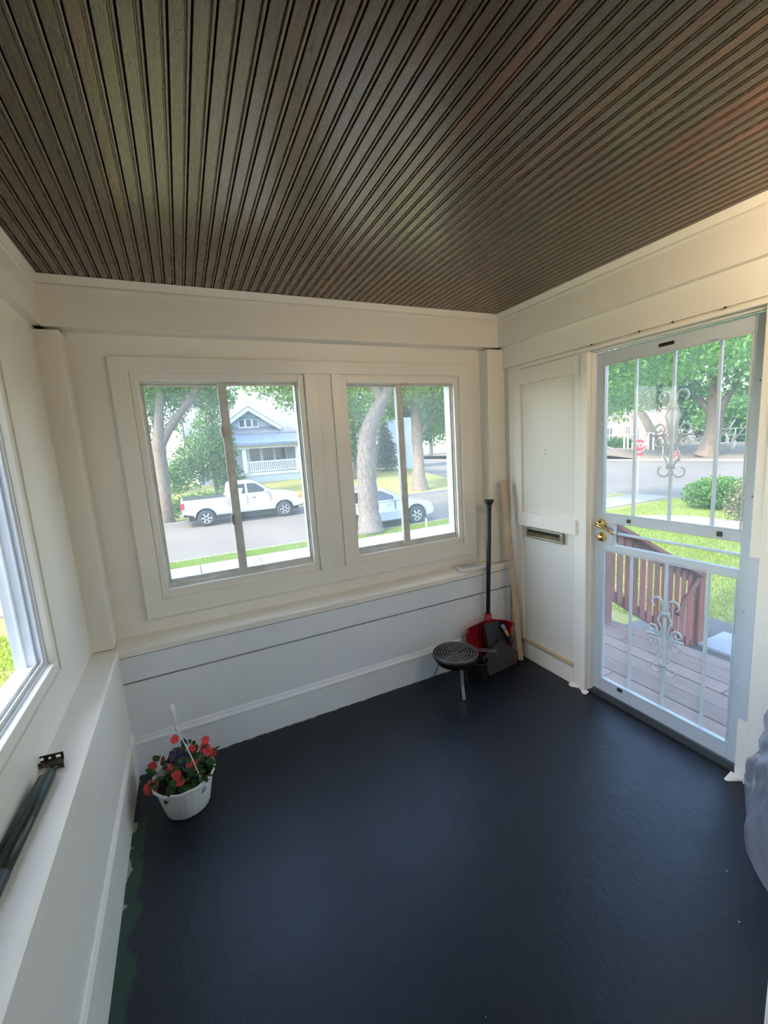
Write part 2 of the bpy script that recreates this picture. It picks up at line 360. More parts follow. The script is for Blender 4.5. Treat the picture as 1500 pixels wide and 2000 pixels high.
# ceiling: backing slab and one board after another
ceil = struct('ceiling', MB().box(-2.75, .14, -2.36, .24, H + .012, H + .10), M['dark'], 'dark varnished beadboard ceiling of narrow boards')
BW = .0436
def board_profile(w):
    pts = [(.0006, .012), (.0008, .003), (.0020, 0.0), (w - .0145, 0.0), (w - .0132, .0016), (w - .0126, .0075), (w - .0105, .0075), (w - .0096, .0014)]
    for k in range(1, 6):
        a = PI * k / 6; pts.append((w - .0062 - .0034 * math.cos(a), .0014 - .0014 * math.sin(a)))
    pts += [(w - .0022, .0030), (w - .0018, .012)]
    return pts
bp = MB().prism(board_profile(BW), lambda u, z: (u, -2.34, z), lambda u, z: (u, .075, z))
board0 = None; x = -2.655; nb = 0
while x < .01:
    if board0 is None: board0 = obj('board', bp, M['ceil'], ceil); bo = board0
    else: bo = inst(board0, ceil)
    bo.location = (x, 0, H); x += BW; nb += 1
# ---- back wall
W1 = (-2.308, -1.418, .881, 2.055); W2 = (-1.189, -.325, .875, 2.050)   # casing openings (x0, x1, z0, z1)
mb = MB()
def wall_y(mb, x0, x1, z0, z1, y0, y1, holes):
    xs = sorted({x0, x1, *[h[0] for h in holes], *[h[1] for h in holes]})
    for a, b in zip(xs, xs[1:]):
        hs = [h for h in holes if h[0] <= a + 1e-6 and h[1] >= b - 1e-6]; z = z0
        for h in sorted(hs, key=lambda q: q[2]): mb.box(a, b, y0, y1, z, h[2]); z = h[3]
        mb.box(a, b, y0, y1, z, z1)
def wall_x(mb, y0, y1, z0, z1, x0, x1, holes):
    ys = sorted({y0, y1, *[h[0] for h in holes], *[h[1] for h in holes]})
    for a, b in zip(ys, ys[1:]):
        hs = [h for h in holes if h[0] <= a + 1e-6 and h[1] >= b - 1e-6]; z = z0
        for h in sorted(hs, key=lambda q: q[2]): mb.box(x0, x1, a, b, z, h[2]); z = h[3]
        mb.box(x0, x1, a, b, z, z1)
wall_y(mb, -2.75, .12, -.12, 2.56, YB, .20, [W1, W2])
wb_ = struct('wall_back', mb, M['white'], 'white painted street wall with two slider windows above a panelled dado')
obj('dado_panel', MB().box(-2.54, .0, -.040, YB, 0, .502), M['dado'], wb_)
obj('dado_board', MB().box(-2.54, .0, -.044, YB,   .512, .645), M['dado'], wb_, bevel=.003)
obj('dado_groove', MB().box(-2.54, .0, .03, YB, .4, .66), M['white'], wb_)
led = MB().prism([(-.058, .654), (-.058, .684), (-.048, .692), (YB, .706), (YB, .654)], lambda y, z: (-2.60, y, z), lambda y, z: (-.0, y, z))
struct('trim_1', led, M['white_trim'], 'white sloping window ledge along the street wall')
bb = [(-.040, .0), (-.056, .0), (-.056, .165), (-.060, .170), (-.060, .180), (-.052, .192), (-.047, .206), (-.040, .210)]
struct('baseboard_back', MB().prism(bb, lambda y, z: (-2.53, y, z), lambda y, z: (0, y, z)), M['dado'], 'tall white baseboard with moulded cap under the windows')
fr = [(-.012, ZF), (-.012, 2.40), (-.020, 2.404), (-.020, 2.412), (-.014, 2.418), (-.030, 2.452), (YB, 2.452), (YB, ZF)]
struct('trim_2', MB().prism(fr, lambda y, z: (-2.72, y, z), lambda y, z: (.10, y, z)), M['white'], 'white frieze board with crown moulding above the two windows')
# casing round both windows
cas = thing('trim_3', 'flat white casing boards framing both street windows together', None, (-1.3, YB, .78), kind='structure')
CO = (-2.388, -.225, .782, 2.132); CY = .060
def cb(n, *a): return obj(n, MB().box(a[0], a[1], CY, YB + .01, a[2], a[3]), M['white_trim'], cas, bevel=.002)
cb('head_board', CO[0], CO[1], 2.060, CO[3]); cb('bottom_board', CO[0], CO[1], CO[2], .8758)
cb('side_board', CO[0], W1[0], .876, 2.0598); cb('side_board', W2[1], CO[1], .876, 2.0598)
cb('mullion_board', W1[1], -1.344, .876, 2.0598); cb('mullion_board', -1.255, W2[0], .876, 2.0598)
obj('mullion_strip', MB().box(-1.344, -1.255, .070, YB + .01, .876, 2.0598), M['white'], cas)
# ---- slider window builder: f maps (u along wall, v outward, z) to world
def slider(name, label, f, o, um, latch=True, opened=False, mats=('white_trim', 'alu', 'alu')):
    u0, u1, z0, z1 = o
    def bx(mb, a, b, c, d, e, g):
        p, q = f(a, c, e), f(b, d, g); mb.box(p[0], q[0], p[1], q[1], p[2], q[2]); return mb
    c = f((u0 + u1) / 2, 0.03, z0)
    w = thing(name, label, None, c, kind='structure')
    def ring(a0, a1, e0, e1, t, v0, v1, tb=None):
        mb = MB(); tb = tb or t
        bx(mb, a0, a0 + t, v0, v1, e0, e1); bx(mb, a1 - t, a1, v0, v1, e0, e1); bx(mb, a0 + t, a1 - t, v0, v1, e0, e0 + tb); bx(mb, a0 + t, a1 - t, v0, v1, e1 - t, e1); return mb
    obj('stop_frame', ring(u0 - .0, u1 + .0, z0, z1, .036, .018, .040, .044), M[mats[0]], w, bevel=.003)
    obj('frame', ring(u0 + .0, u1 - .0, z0, z1, .042, .040, .135, .050), M[mats[1]], w, bevel=.001)
    a0, a1, e0, e1 = u0 + .042, u1 - .042, z0 + .050, z1 - .042
    obj('track', bx(bx(MB(), a0, a1, .048, .052, e0, e0 + .014), a0, a1, .068, .072, e0, e0 + .014), M['alu'], w)
    if opened: obj('side_track', bx(bx(bx(MB(), a1 - .014, a1, .047, .053, e0, e1), a1 - .014, a1, .067, .073, e0, e1), a1 - .010, a1, .098, .104, e0, e1), M[mats[1]], w, bevel=.001)
    # outer sash (left half, deeper track) and inner sash (right half)
    hw_ = a1 - um
    for (s0, s1, v0, v1, tl, tr) in ((a0, um + .030, .076, .092, .012, .030), (um - .004, a1, .052, .067, .046, .010) if not opened else (a0 + .02, a0 + .02 + hw_, .052, .067, .030, .040)):
        t = .013; mb = MB()
        bx(mb, s0, s0 + tl, v0, v1, e0 + .006, e1); bx(mb, s1 - tr, s1, v0, v1, e0 + .006, e1)
        bx(mb, s0 + tl, s1 - tr, v0, v1, e0 + .006, e0 + .006 + t + .012); bx(mb, s0 + tl, s1 - tr, v0, v1, e1 - t, e1)
        s = obj('sash', mb, M[mats[2]], w, bevel=.0015)
        vm = (v0 + v1) / 2
        obj('pane', bx(MB(), s0 + tl - .003, s1 - tr + .003, vm - .002, vm + .002, e0 + .014, e1 - t + .003), M['glass'], s)
    if latch:
        for k in (.30, .76):
            zz = e0 + (e1 - e0) * k; mb = bx(MB(), um - .010, um + .006, .046, .053, zz - .03, zz + .03); bx(mb, um - .016, um - .008, .036, .050, zz - .012, zz + .022)
            obj('latch', mb, M['steel'], w, bevel=.002)
    return w
fb_ = lambda u, v, z: (u, CY + v, z)
slider('window_1', 'white aluminium slider window showing the parked pickup truck', fb_, W1, -1.893)
slider('window_2', 'white aluminium slider window showing the thick tree trunk and white car', fb_, W2, -.792)
# ---- corner posts
def post(name, label, x0, x1, y0, y1, z1):
    return struct(name, MB().box(x0, x1, y0, y1, .70, z1), M['white'], label, bevel=.004)
post('trim_4', 'white square corner post between the left windows and street wall', -2.69, -2.545, -.022, .10, 2.222)
post('trim_5', 'white square corner post between street wall and mail slot panel', -.135, .04, -.010, .10, 2.226)
# ---- left wall
W3 = (-2.02, -.500, .852, 2.025)   # y0, y1, z0, z1
mb = MB(); wall_x(mb, -2.36, .20, -.12, 2.56, -2.76, XL, [W3])
wl_ = struct('wall_left', mb, M['white'], 'white painted side wall with a wide window above the ledge')
obj('dado_panel', MB().box(XL, -2.532, -2.16, -.03, 0, .655), M['white'], wl_)
led = MB().prism([(-2.528, .640), (-2.524, .646), (-2.524, .684), (-2.534, .692), (XL, .700), (XL, .640)], lambda x, z: (x, -2.15, z), lambda x, z: (x, -.005, z))
struct('trim_6', led, M['white_trim'], 'white window ledge along the left wall under the door closer')
lb = [(-2.532, 0), (-2.526, 0), (-2.526, .205), (-2.520, .212), (-2.520, .226), (-2.527, .24), (-2.532, .245)]
struct('baseboard_left', MB().prism(lb, lambda x, z: (x, -2.15, z), lambda x, z: (x, -.056, z)), M['white_trim'], 'white baseboard along the left wall beside the green floor edge')
lf = [(-2.605, ZF), (-2.605, 2.40), (-2.597, 2.404), (-2.597, 2.412), (-2.603, 2.418), (-2.588, 2.452), (-2.72, 2.452), (-2.72, ZF)]
struct('trim_7', MB().prism(lf, lambda x, z: (x, -2.15, z), lambda x, z: (x, .05, z)), M['white'], 'white frieze board with crown moulding on the left wall')
fl_ = lambda u, v, z: (XL + .012 - v, u, z)
slider('window_3', 'bluish white vinyl window at the left edge looking on the side lawn', fl_, W3, -1.26, latch=False, opened=True, mats=('white_trim', 'vinyl', 'vinyl'))
# ---- right wall with door opening
DY0, DY1 = -1.530, -.690; DZ = 2.075
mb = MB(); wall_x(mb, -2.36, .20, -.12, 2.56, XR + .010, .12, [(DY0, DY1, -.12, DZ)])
wr_ = struct('wall_right', mb, M['light_damped'], 'white panelled wall with brass mail slot and glazed door')
def rb(n, y0, y1, z0, z1, t=0.0, mat='white_trim', bv=.002): return obj(n, MB().box(-t, .02, y0, y1, z0, z1), M[mat], wr_, bevel=bv)
rb('header_board', -2.15, .10, 2.094, 2.25, .002)
rb('stile_board', -.178, -.108, .0, 2.090, .004); rb('stile_board', -.690, -.622, .0, 2.090, .004, )
rb('panel_rail', -.622, -.178, 1.960, 2.060, .006); rb('panel_rail', -.640, -.150, 1.000, 1.094, .016)
rb('top_rail', -.622, -.178, 2.064, 2.090, .002)
rb('base_rail', -.622, -.06, 0.0, .122, .006); rb('base_cap', -.622, -.10, .122, .146, .012, 'baretrim')
rb('corner_strip', -.108, -.06, .0, 2.090, .0)
rf = [(-.042, ZF), (-.042, 2.40), (-.050, 2.404), (-.050, 2.412), (-.044, 2.418), (-.060, 2.452), (.10, 2.452), (.10, ZF)]
struct('trim_8', MB().prism(rf, lambda x, z: (x, -2.15, z), lambda x, z: (x, .05, z)), M['white'], 'white frieze board with crown moulding above the glazed door')
for (yy, zz) in ((-.385, 1.520), (-.385, 1.492)): obj('staple', MB().box(-.0012 + .010, .010, yy - .006, yy + .006, zz - .0012, zz + .0012), M['dark'], wr_)
for yy in (-.73, -1.00, -1.16, -1.37): obj('nail_head', MB().box(-.005, 0, yy - .004, yy + .004, 2.089, 2.096), M['dark'], wr_)
# mail slot
ms = thing('mail_slot', 'brass mail slot set under the rail of the panelled wall', 'mail slot', (-.01, -.376, .955))
mb = MB(); y0, y1, z0, z1 = -.540, -.213, .922, .992
mb.box(-.012, .0, y0, y1, z0, z0 + .014).box(-.012, .0, y0, y1, z1 - .012, z1).box(-.012, .0, y0, y0 + .022, z0 + .014, z1 - .012).box(-.012, .0, y1 - .022, y1, z0 + .014, z1 - .012)
obj('frame', mb, M['brass_dull'], ms, bevel=.002)
obj('recess', MB().box(-.001, .0012, y0 + .02, y1 - .02, z0 + .012, z1 - .01), M['dark'], ms)
obj('flap', MB().obox((-.006, (y0 + y1) / 2, z0 + .030), (0, 1, 0), (-.35, 0, .94), (.94, 0, .35), (y1 - y0) / 2 - .024, .012, .0015), M['brass_dull'], ms)
for s in (1, -1): obj('screw', MB().tube([(-.014, (y0 + y1) / 2 + s * .152, .957), (-.010, (y0 + y1) / 2 + s * .152, .957)], .004, 8), M['brass_dull'], ms)
# ---- door frame and glazed security door
df = thing('trim_9', 'white door jamb, head and hinge casing with chipped paint', None, (.05, -1.1, 0), kind='structure')
obj('latch_jamb', MB().box(-.016, .125, -.715, -.672, 0, 2.062), M['white_trim'], df, bevel=.003)
obj('stop_strip', MB().box(.018, .050, -.722, -.7152, 0, 2.062), M['white_trim'], df, bevel=.002)
obj('head_jamb', MB().box(-.012, .125, -1.60, -.640, 2.063, 2.082), M['white_trim'], df, bevel=.003)
obj('head_stop', MB().box(.018, .050, -1.51, -.722, 2.050, 2.0625), M['white_trim'], df, bevel=.002)
obj('hinge_jamb', MB().box(-.004, .125, -1.552, -1.512, 0, 2.062), M['white_trim'], df, bevel=.003)
obj('hinge_casing', MB().box(-.020, .0, -1.640, -1.553, .0, 2.062), M['white_trim'], df, bevel=.003)
obj('hinge_strip', MB().box(-.012, .0, -1.551, -1.512, .30, 1.05), M['doorpaint'], df, bevel=.002)
obj('threshold', MB().box(.012, .127, -1.512, -.715, -.002, .014), M['charcoal'], df, bevel=.003)
obj('plaster_crumb', MB().grid(lambda u, v: (-.035 * v * (.6 + .4 * math.sin(9 * u)) - .004, -.60 - .14 * u, .012 * (1 - v) + .001), 10, 2), M['white'], df)
obj('plaster_crumb', MB().grid(lambda u, v: (-.06 * v * (.5 + .5 * math.sin(7 * u + 1)) - .004, -1.50 - .10 * u, .016 * (1 - v) + .001), 10, 2), M['white'], df)
dr = thing('door_1', 'bluish white security storm door with glass, iron bars and scrolls', None, (.07, -1.11, .02), kind='structure')
dx0, dx1 = .052, .082; ya, yb = -1.508, -.724; za, zb = .026, 2.048
def db(n, y0, y1, z0, z1, x0=dx0, x1=dx1, mat='doorpaint', bv=.003): return obj(n, MB().box(x0, x1, y0, y1, z0, z1), M[mat], dr, bevel=bv)
db('stile', yb - .050, yb, za, zb); db('stile', ya, ya + .054, za, zb)
db('top_rail', ya + .054, yb - .050, 1.977, zb); db('bottom_rail', ya + .054, yb - .050, za, .106)
db('middle_rail', ya + .054, yb - .050, 1.092, 1.144); db('middle_rail', ya + .054, yb - .050, .930, .966)
db('latch_block', -.842, yb - .050, .966, 1.092)
for (z0, z1) in ((.106, .930), (1.144, 1.977)):
    mb = MB(); y0, y1, t = ya + .054, yb - .050, .007
    mb.box(.046, .0525, y0, y0 + t, z0, z1).box(.046, .0525, y1 - t, y1, z0, z1).box(.046, .0525, y0 + t, y1 - t, z0, z0 + t).box(.046, .0525, y0 + t, y1 - t, z1 - t, z1)
    obj('glazing_bead', mb, M['doorpaint'], dr, bevel=.002)
    db('pane', y0, y1, z0, z1, .064, .068, 'doorglass', 0)
db('pane', ya + .054, -.842, .966, 1.092, .064, .068, 'doorglass', 0)
bzc = (1.030 + 1.022) / 2
db('push_bar', ya + .054, -.842, bzc - .007, bzc + .007, .084, .098, 'iron')
YBAR = (-.930, -1.122, -1.318)
for yy in YBAR:
    obj('bar', MB().box(.086, .099, yy - .0065, yy + .0065, 1.12, 1.99), M['iron'], dr, bevel=.001)
    obj('bar', MB().box(.086, .099, yy - .0065, yy + .0065, .09, .945), M['iron'], dr, bevel=.001)
def arc(c, r0, r1, a0, a1, n=14):
    return [(c[0] + (r0 + (r1 - r0) * k / n) * math.cos(math.radians(a0 + (a1 - a0) * k / n)), c[1] + (r0 + (r1 - r0) * k / n) * math.sin(math.radians(a0 + (a1 - a0) * k / n))) for k in range(n + 1)]
def smooth_path(q, n=4):
    if len(q) > 13: return q
    out = []
    for i in range(len(q) - 1):
        p0, p1, p2, p3 = [np.array(q[min(max(j, 0), len(q) - 1)]) for j in (i - 1, i, i + 1, i + 2)]
        for k in range(n):
            f_ = k / n; out.append(tuple(.5 * (2 * p1 + (p2 - p0) * f_ + (2 * p0 - 5 * p1 + 4 * p2 - p3) * f_ ** 2 + (3 * p1 - p0 - 3 * p2 + p3) * f_ ** 3)))
    return out + [q[-1]]
def scroll(zc, k=1.0):
    paths = []
    for s in (-1, 1):
        P = lambda q: [(s * a * k, b * k) for a, b in q]
        paths.append(P(arc((.040, .180), .026, .026, -60, 200, 14)))
        paths.append(P([(.0155, .171), (.012, .150), (.016, .125), (.030, .100), (.033, .086), (.022, .062), (.016, .035), (.022, .012), (.040, .002)]))
        # two middle spirals
        paths.append(P([(.034, .003)] + arc((.062, .030), .030, .009, 245, -190, 20)))
        paths.append(P([(.034, -.003)] + arc((.062, -.032), .031, .009, 115, 550, 20)))
        # lower S to the bottom curl
        paths.append(P([(.036, -.006), (.024, -.030), (.020, -.055), (.028, -.080), (.036, -.098), (.022, -.125), (.010, -.148), (.006, -.160)]))
        paths.append(P([(.004, -.158)] + arc((.037, -.170), .030, .022, 205, 420, 12)))
    mb = MB()
    for q in paths:
        q = smooth_path(q)
        mb.tube([(.0925, -1.122 - u, zc + v) for u, v in q], .0048, 6)
    for s in (-1, 1): mb.box(.088, .098, -1.122 + s * .062 - .034, -1.122 + s * .062 + .034, zc - .006, zc + .006)
    mb.box(.083, .102, -1.140, -1.104, zc + .125, zc + .145).box(.083, .102, -1.140, -1.104, zc - .168, zc - .148)
    return mb
obj('scroll_ornament', scroll(1.575, 1.05), M['iron'], dr, smooth=True); obj('scroll_ornament', scroll(.500, 1.05), M['iron'], dr, smooth=True)
# hardware
hd = obj('lever_handle', MB().tube([(.052, -.770, 1.078), (.046, -.770, 1.078)], .030, 20).tube([(.05, -.770, 1.078), (.015, -.770, 1.078)], .011, 12).tube([(.012, -.760, 1.080), (.010, -.785, 1.076), (.012, -.815, 1.064), (.016, -.850, 1.046), (.018, -.872, 1.040)], [.010, .010, .008, .0075, .007], 10), M['brass'], dr, smooth=True)
obj('knob_rose', MB().lathe([(0, .038), (.018, .034), (.026, .022), (.028, .008), (.031, 0)], 20), M['brass'], dr, world=False, smooth=True)
kr = bpy.data.objects[[o.name for o in bpy.data.objects if o.name.startswith('knob_rose')][-1]]; kr.rotation_euler = (0, -PI / 2, 0); kr.location = (.05 - .07, -.770 + 1.11, 1.082 - .02)
k2 = inst(kr, dr, (.05 - .07, -.772 + 1.11, 1.003 - .02), (0, -PI / 2, 0), (.95, .95, .75), 'deadbolt')
for (yy, zz, w, h) in ((-.935, 1.118, .020, .020), (-1.372, 1.118, .022, .024), (-.905, .092, .030, .020)):
    db('clip', yy - w / 2, yy + w / 2, zz - h / 2, zz + h / 2, .044, .053, 'bronze')
db('closer_plate', -1.140, -1.068, 2.004, 2.020, .046, .053, 'blackmetal')
for (yy, zz) in ((-.935, 1.982), (-1.318, 1.985), (-1.475, 1.78), (-1.475, 1.30), (-1.475, .78), (-1.475, .42)):
    db('glass_clip', yy - .012, yy + .012, zz - .004, zz + .004, .040, .053, 'doorpaint', .001)
# ---- house wall with the doorway (the picture is taken from here)
mb = MB(); wall_y(mb, -2.75, .12, -.12, 2.56, YH - .10, YH, [(-2.30, -1.268, -.12, 2.20)])
wf_ = struct('wall_front', mb, M['white'], 'white house wall with the open doorway nearest the viewer')
obj('casing_board', MB().box(-1.278, -1.185, YH - .002, YH + .018, 0, 2.28), M['white_trim'], wf_, bevel=.003)
obj('casing_board', MB().box(-2.385, -2.29, YH - .002, YH + .018, 0, 2.28), M['white_trim'], wf_, bevel=.003)
obj('head_board', MB().box(-2.385, -1.185, YH - .002, YH + .018, 2.20, 2.28), M['white_trim'], wf_, bevel=.003)
# the hall behind the doorway
mb = MB().box(-3.6, -.2, -5.6, YH - .10, -.12, 0).box(-3.6, -.2, -5.6, YH - .10, 2.6, 2.7).box(-3.7, -3.6, -5.6, YH - .1, 0, 2.6).box(-.2, -.1, -5.6, YH - .1, 0, 2.6).box(-3.7, -.1, -5.7, -5.6, 0, 2.6)
mb.box(-3.6, -2.75, YH - .2, YH - .1, 0, 2.6)
struct('wall_hall', mb, M['hall'], 'plain hall of the house behind the viewer')
# exterior of the house: walls, porch roof and main roof that shade the porch
mb = MB().box(-12, -2.77, -2.36, -2.26, -.8, 6.2).box(.125, 1.5, -2.36, -2.26, -.8, 6.2).box(-2.77, .125, -2.36, -2.26, 2.60, 6.2).box(-12.1, -12, -12, -2.26, -.8, 6.2).box(1.5, 1.6, -12, -2.26, -.8, 6.2)
struct('wall_house', mb, M['siding_blue'], 'house front above and beside the porch')
mb = MB().prism([(-12.6, 6.0), (-5.25, 9.9), (2.1, 6.0), (2.1, 6.14), (-5.25, 10.06), (-12.6, 6.14)], lambda x, z: (x, -12.4, z), lambda x, z: (x, -2.0, z))
obj_g = MB().prism([(-12, 6.2), (-5.25, 9.78), (1.5, 6.2)], lambda x, z: (x, -2.36, z), lambda x, z: (x, -2.26, z)); struct('wall_gable', obj_g, M['siding_blue'], 'gable end of the house above the porch')
struct('roof_house', mb, M['shingle'], 'main gable roof of the house')
mb = MB().prism([(-2.26, 3.0), (.48, 2.60), (.48, 2.66), (-2.26, 3.12)], lambda y, z: (-3.05, y, z), lambda y, z: (.42, y, z))
struct('roof_porch', mb, M['shingle'], 'lean-to roof of the porch')

# ================================================================== THINGS IN THE ROOM
# ---- potted flowers in the corner
PC = onz(359, 1509, .165); pc = (PC[0], PC[1])
pot = thing('flower_pot', 'white ribbed hanging pot of red impatiens standing on the floor in the corner', 'flower pot', (pc[0], pc[1], 0))
n = 96; prof = [(.0, .004), (.086, .004), (.091, .0), (.096, .006), (.119, .118), (.126, .147), (.128, .151), (.137, .153), (.139, .158), (.138, .165), (.132, .166), (.128, .155), (.117, .125), (.0, .125)]
mb = MB(); o = 0
for i, (r, z) in enumerate(prof):
    for k in range(n):
        rr = r * (1 + (.012 if (k % 4 < 2 and 3 <= i <= 5) else 0)); zz = z + (.0022 * math.sin(12 * 2 * PI * k / n) if 7 <= i <= 10 else 0)
        a = 2 * PI * k / n; mb.v.append((pc[0] + rr * math.cos(a), pc[1] + rr * math.sin(a), zz))
for i in range(len(prof) - 1):
    for k in range(n): a, b = i * n + k, i * n + (k + 1) % n; mb.f.append((a, b, b + n, a + n))
obj('pot', mb, M['pot'], pot, smooth=True)
obj('soil', MB().lathe([(.0, .136), (.06, .134), (.120, .128)], 24, (pc[0], pc[1], 0)), M['soil'], pot, smooth=True)
# square grey care mark on the pot wall
a = math.atan2(CAM[1] - pc[1], CAM[0] - pc[0]) + .62
ctr = Vector((pc[0] + math.cos(a) * .1185, pc[1] + math.sin(a) * .1185, .112)); tg = Vector((-math.sin(a), math.cos(a), 0)); nm = Vector((math.cos(a), math.sin(a), -.19)).normalized(); up = nm.cross(tg)
mb = MB()
for (u, w, hu, hw) in ((-.010, 0, .0015, .012), (.010, 0, .0015, .012), (0, .011, .011, .0015), (0, -.011, .011, .0015), (0, .004, .006, .0012), (0, -.004, .006, .0012), (-.004, 0, .0012, .005)):
    mb.obox(ctr + tg * u + up * w, tg, up, nm, hu, hw, .0012)
obj('moulded_mark', mb, M['ink'], pot)
hub = Vector((pc[0] - .004, pc[1] + .0, .405)); tip = Vector((pc[0] - .006, pc[1], .505))
for a in (-55, 70, 188):
    ra = math.radians(a); e = Vector((pc[0] + .134 * math.cos(ra), pc[1] + .134 * math.sin(ra), .161))
    mid = (e + hub) / 2 + Vector((math.cos(ra), math.sin(ra), 0)) * .012
    obj('hanger_wire', MB().tube([e, e * .55 + mid * .45, mid, mid * .4 + hub * .6, hub], .0024, 6), M['pot'], pot, smooth=True)
obj('hanger_hook', MB().tube([hub - Vector((0, 0, .02)), hub + Vector((0, 0, .02)), hub + Vector((0, 0, .05)), tip, tip + Vector((-.004, 0, .012))], [.004, .005, .0085, .0105, .006], 8), M['pot'], pot, smooth=True)
# leaves and flowers
lm = MB(); pts = [(0, 0, 0), (.010, .008, .002), (.016, .020, .000), (.012, .034, -.004), (0, .046, -.010), (-.012, .034, -.004), (-.016, .020, 0), (-.010, .008, .002), (0, .022, -.004)]
lm.add(pts, [(0, 1, 8), (1, 2, 8), (2, 3, 8), (3, 4, 8), (4, 5, 8), (5, 6, 8), (6, 7, 8), (7, 0, 8)])
leaf0 = None
def place_leaf(p, rot, s):
    global leaf0
    if leaf0 is None: leaf0 = obj('leaf', lm, M['leaf_pot'], pot, world=False, fix=False); q = leaf0
    else: q = inst(leaf0, pot)
    q.location = Vector(p) - Vector((pc[0], pc[1], 0)); q.rotation_euler = rot; q.scale = (s, s, s)
for k in range(140):
    a = rng.uniform(0, 2 * PI); r = .136 * math.sqrt(rng.uniform(0, 1)); z = .140 + rng.uniform(0, .105) * (1 - (r / .18) ** 2) + (.03 if rng.uniform() < .25 else 0)
    place_leaf((pc[0] + r * math.cos(a), pc[1] + r * math.sin(a), z), (rng.uniform(-.5, .9), rng.uniform(-.5, .5), a - PI / 2 + rng.uniform(-.9, .9)), rng.uniform(.55, 1.0))
fm = MB(); em_ = MB()
for k in range(5):
    a = 2 * PI * k / 5; c, s_ = math.cos(a), math.sin(a)
    q = [(0, 0, 0), (.006, -.007, .002), (.015, -.010, .004), (.021, -.006, .003), (.019, 0, .001), (.021, .006, .003), (.015, .010, .004), (.006, .007, .002)]
    fm.add([(x * c - y * s_, x * s_ + y * c, z) for x, y, z in q], [(0, 1, 2, 4), (2, 3, 4), (0, 4, 6, 7), (4, 5, 6)])
flw0 = None
def flower(p, nrm, s=1.0, mat='petal'):
    global flw0
    rot = Vector(nrm).to_track_quat('Z', 'Y').to_euler()
    if flw0 is None: flw0 = obj('flower', fm, M['petal'], pot, world=False, fix=False, solid=.0012); q = flw0
    else: q = inst(flw0, pot)
    q.location = Vector(p) - Vector((pc[0], pc[1], 0)); q.rotation_euler = rot; q.scale = (s, s, s)
    if mat != 'petal': q.data = q.data.copy(); q.data.materials[0] = M[mat]
    return q
def zc5(cx, cy): return (270 + cx * 170 / 1417, 1360 + cy * 240 / 2000)     # pixel in the pot close-up -> photo pixel
for (cx, cy, z, s) in ((205, 1490, .165, 1.45), (230, 1140, .185, 1.05), (370, 1030, .205, .95), (590, 700, .275, 1.0), (1090, 710, .235, .95), (1080, 840, .215, 1.25), (1195, 920, .195, 1.25), (875, 1130, .190, 1.4), (870, 860, .22, .95), (620, 1280, .178, 1.1), (680, 1400, .160, 1.05), (500, 1170, .195, .95), (640, 1350, .172, .8)):
    p = onz(*zc5(cx, cy), z); nrm = (Vector(CAM) - Vector(p)).normalized() * .8 + Vector((rng.uniform(-.5, .5), rng.uniform(-.5, .5), .6)); flower(p, nrm, s)
for (cx, cy, z, s) in ((620, 960, .215, 1.7), (560, 1060, .20, 1.3), (790, 1010, .205, 1.6), (740, 1080, .20, 1.4), (740, 740, .26, .7)):
    p = onz(*zc5(cx, cy), z); flower(p, (Vector(CAM) - Vector(p)).normalized() + Vector((rng.uniform(-.3, .3), 0, .4)), s, 'petal_dark')
for k in range(26):
    a = rng.uniform(0, 2 * PI); r = rng.uniform(.02, .115); z = rng.uniform(.17, .24)
    obj('stem', MB().tube([(pc[0] + r * .6 * math.cos(a), pc[1] + r * .6 * math.sin(a), .115), (pc[0] + r * math.cos(a), pc[1] + r * math.sin(a), (z + .115) / 2), (pc[0] + r * 1.1 * math.cos(a), pc[1] + r * 1.1 * math.sin(a), z)], .0018, 5), M['leaf_pot'], pot, fix=False)
# ---- small round charcoal grill
gc = (-.690, -.290); GZ = .268
gr = thing('portable_grill', 'small round black charcoal grill on thin metal legs', 'grill', (gc[0], gc[1], 0))
obj('bowl', MB().lathe([(0, GZ - .062), (.085, GZ - .060), (.120, GZ - .048), (.138, GZ - .012), (.141, GZ), (.146, GZ + .002), (.147, GZ - .004), (.142, GZ - .014), (.124, GZ - .051), (.086, GZ - .064), (0, GZ - .066)], 40, (gc[0], gc[1], 0)), M['blackmetal'], gr, smooth=True)
gt = MB()
for r in (.016, .034, .052, .070, .088, .106, .124, .140):
    gt.tube([(gc[0] + r * math.cos(2 * PI * k / 36), gc[1] + r * math.sin(2 * PI * k / 36), GZ + .007) for k in range(37)], .0026 if r < .13 else .0036, 5, cap=False)
for a in (20, 80, 140):
    c, s_ = math.cos(math.radians(a)), math.sin(math.radians(a)); gt.tube([(gc[0] - .14 * c, gc[1] - .14 * s_, GZ + .001), (gc[0] + .14 * c, gc[1] + .14 * s_, GZ + .001)], .0022, 5)
obj('grate', gt, M['grate'], gr, smooth=True)
h1 = onz(932, 1268, GZ + .006); h2 = onz(966, 1272, GZ + .02); d = Vector((h2 - h1)).normalized(); sd = Vector((-d.y, d.x, 0)) * .014; h1, h2 = Vector(h1), Vector(h2)
obj('grate_handle', MB().tube([h1 - d * .03 + sd, h1 + sd, h2 + sd * .9, h2 + d * .012 + sd * .4, h2 + d * .012 - sd * .4, h2 - sd * .9, h1 - sd, h1 - d * .03 - sd], .0022, 6), M['grate'], gr, smooth=True)
lf1 = Vector(onz(905, 1366, 0)); lt = Vector(onz(901, 1302, .212))
out = (lf1 - Vector((gc[0], gc[1], 0))).normalized()
mb = MB(); mb.bar(lt, lt.lerp(lf1, .62) + out * .0, .022, .004, up=out); mb.bar(lt.lerp(lf1, .61), lf1 + Vector((0, 0, .004)) + out * .012, .022, .004, up=out)
obj('leg', mb, M['steel'], gr, bevel=.001)
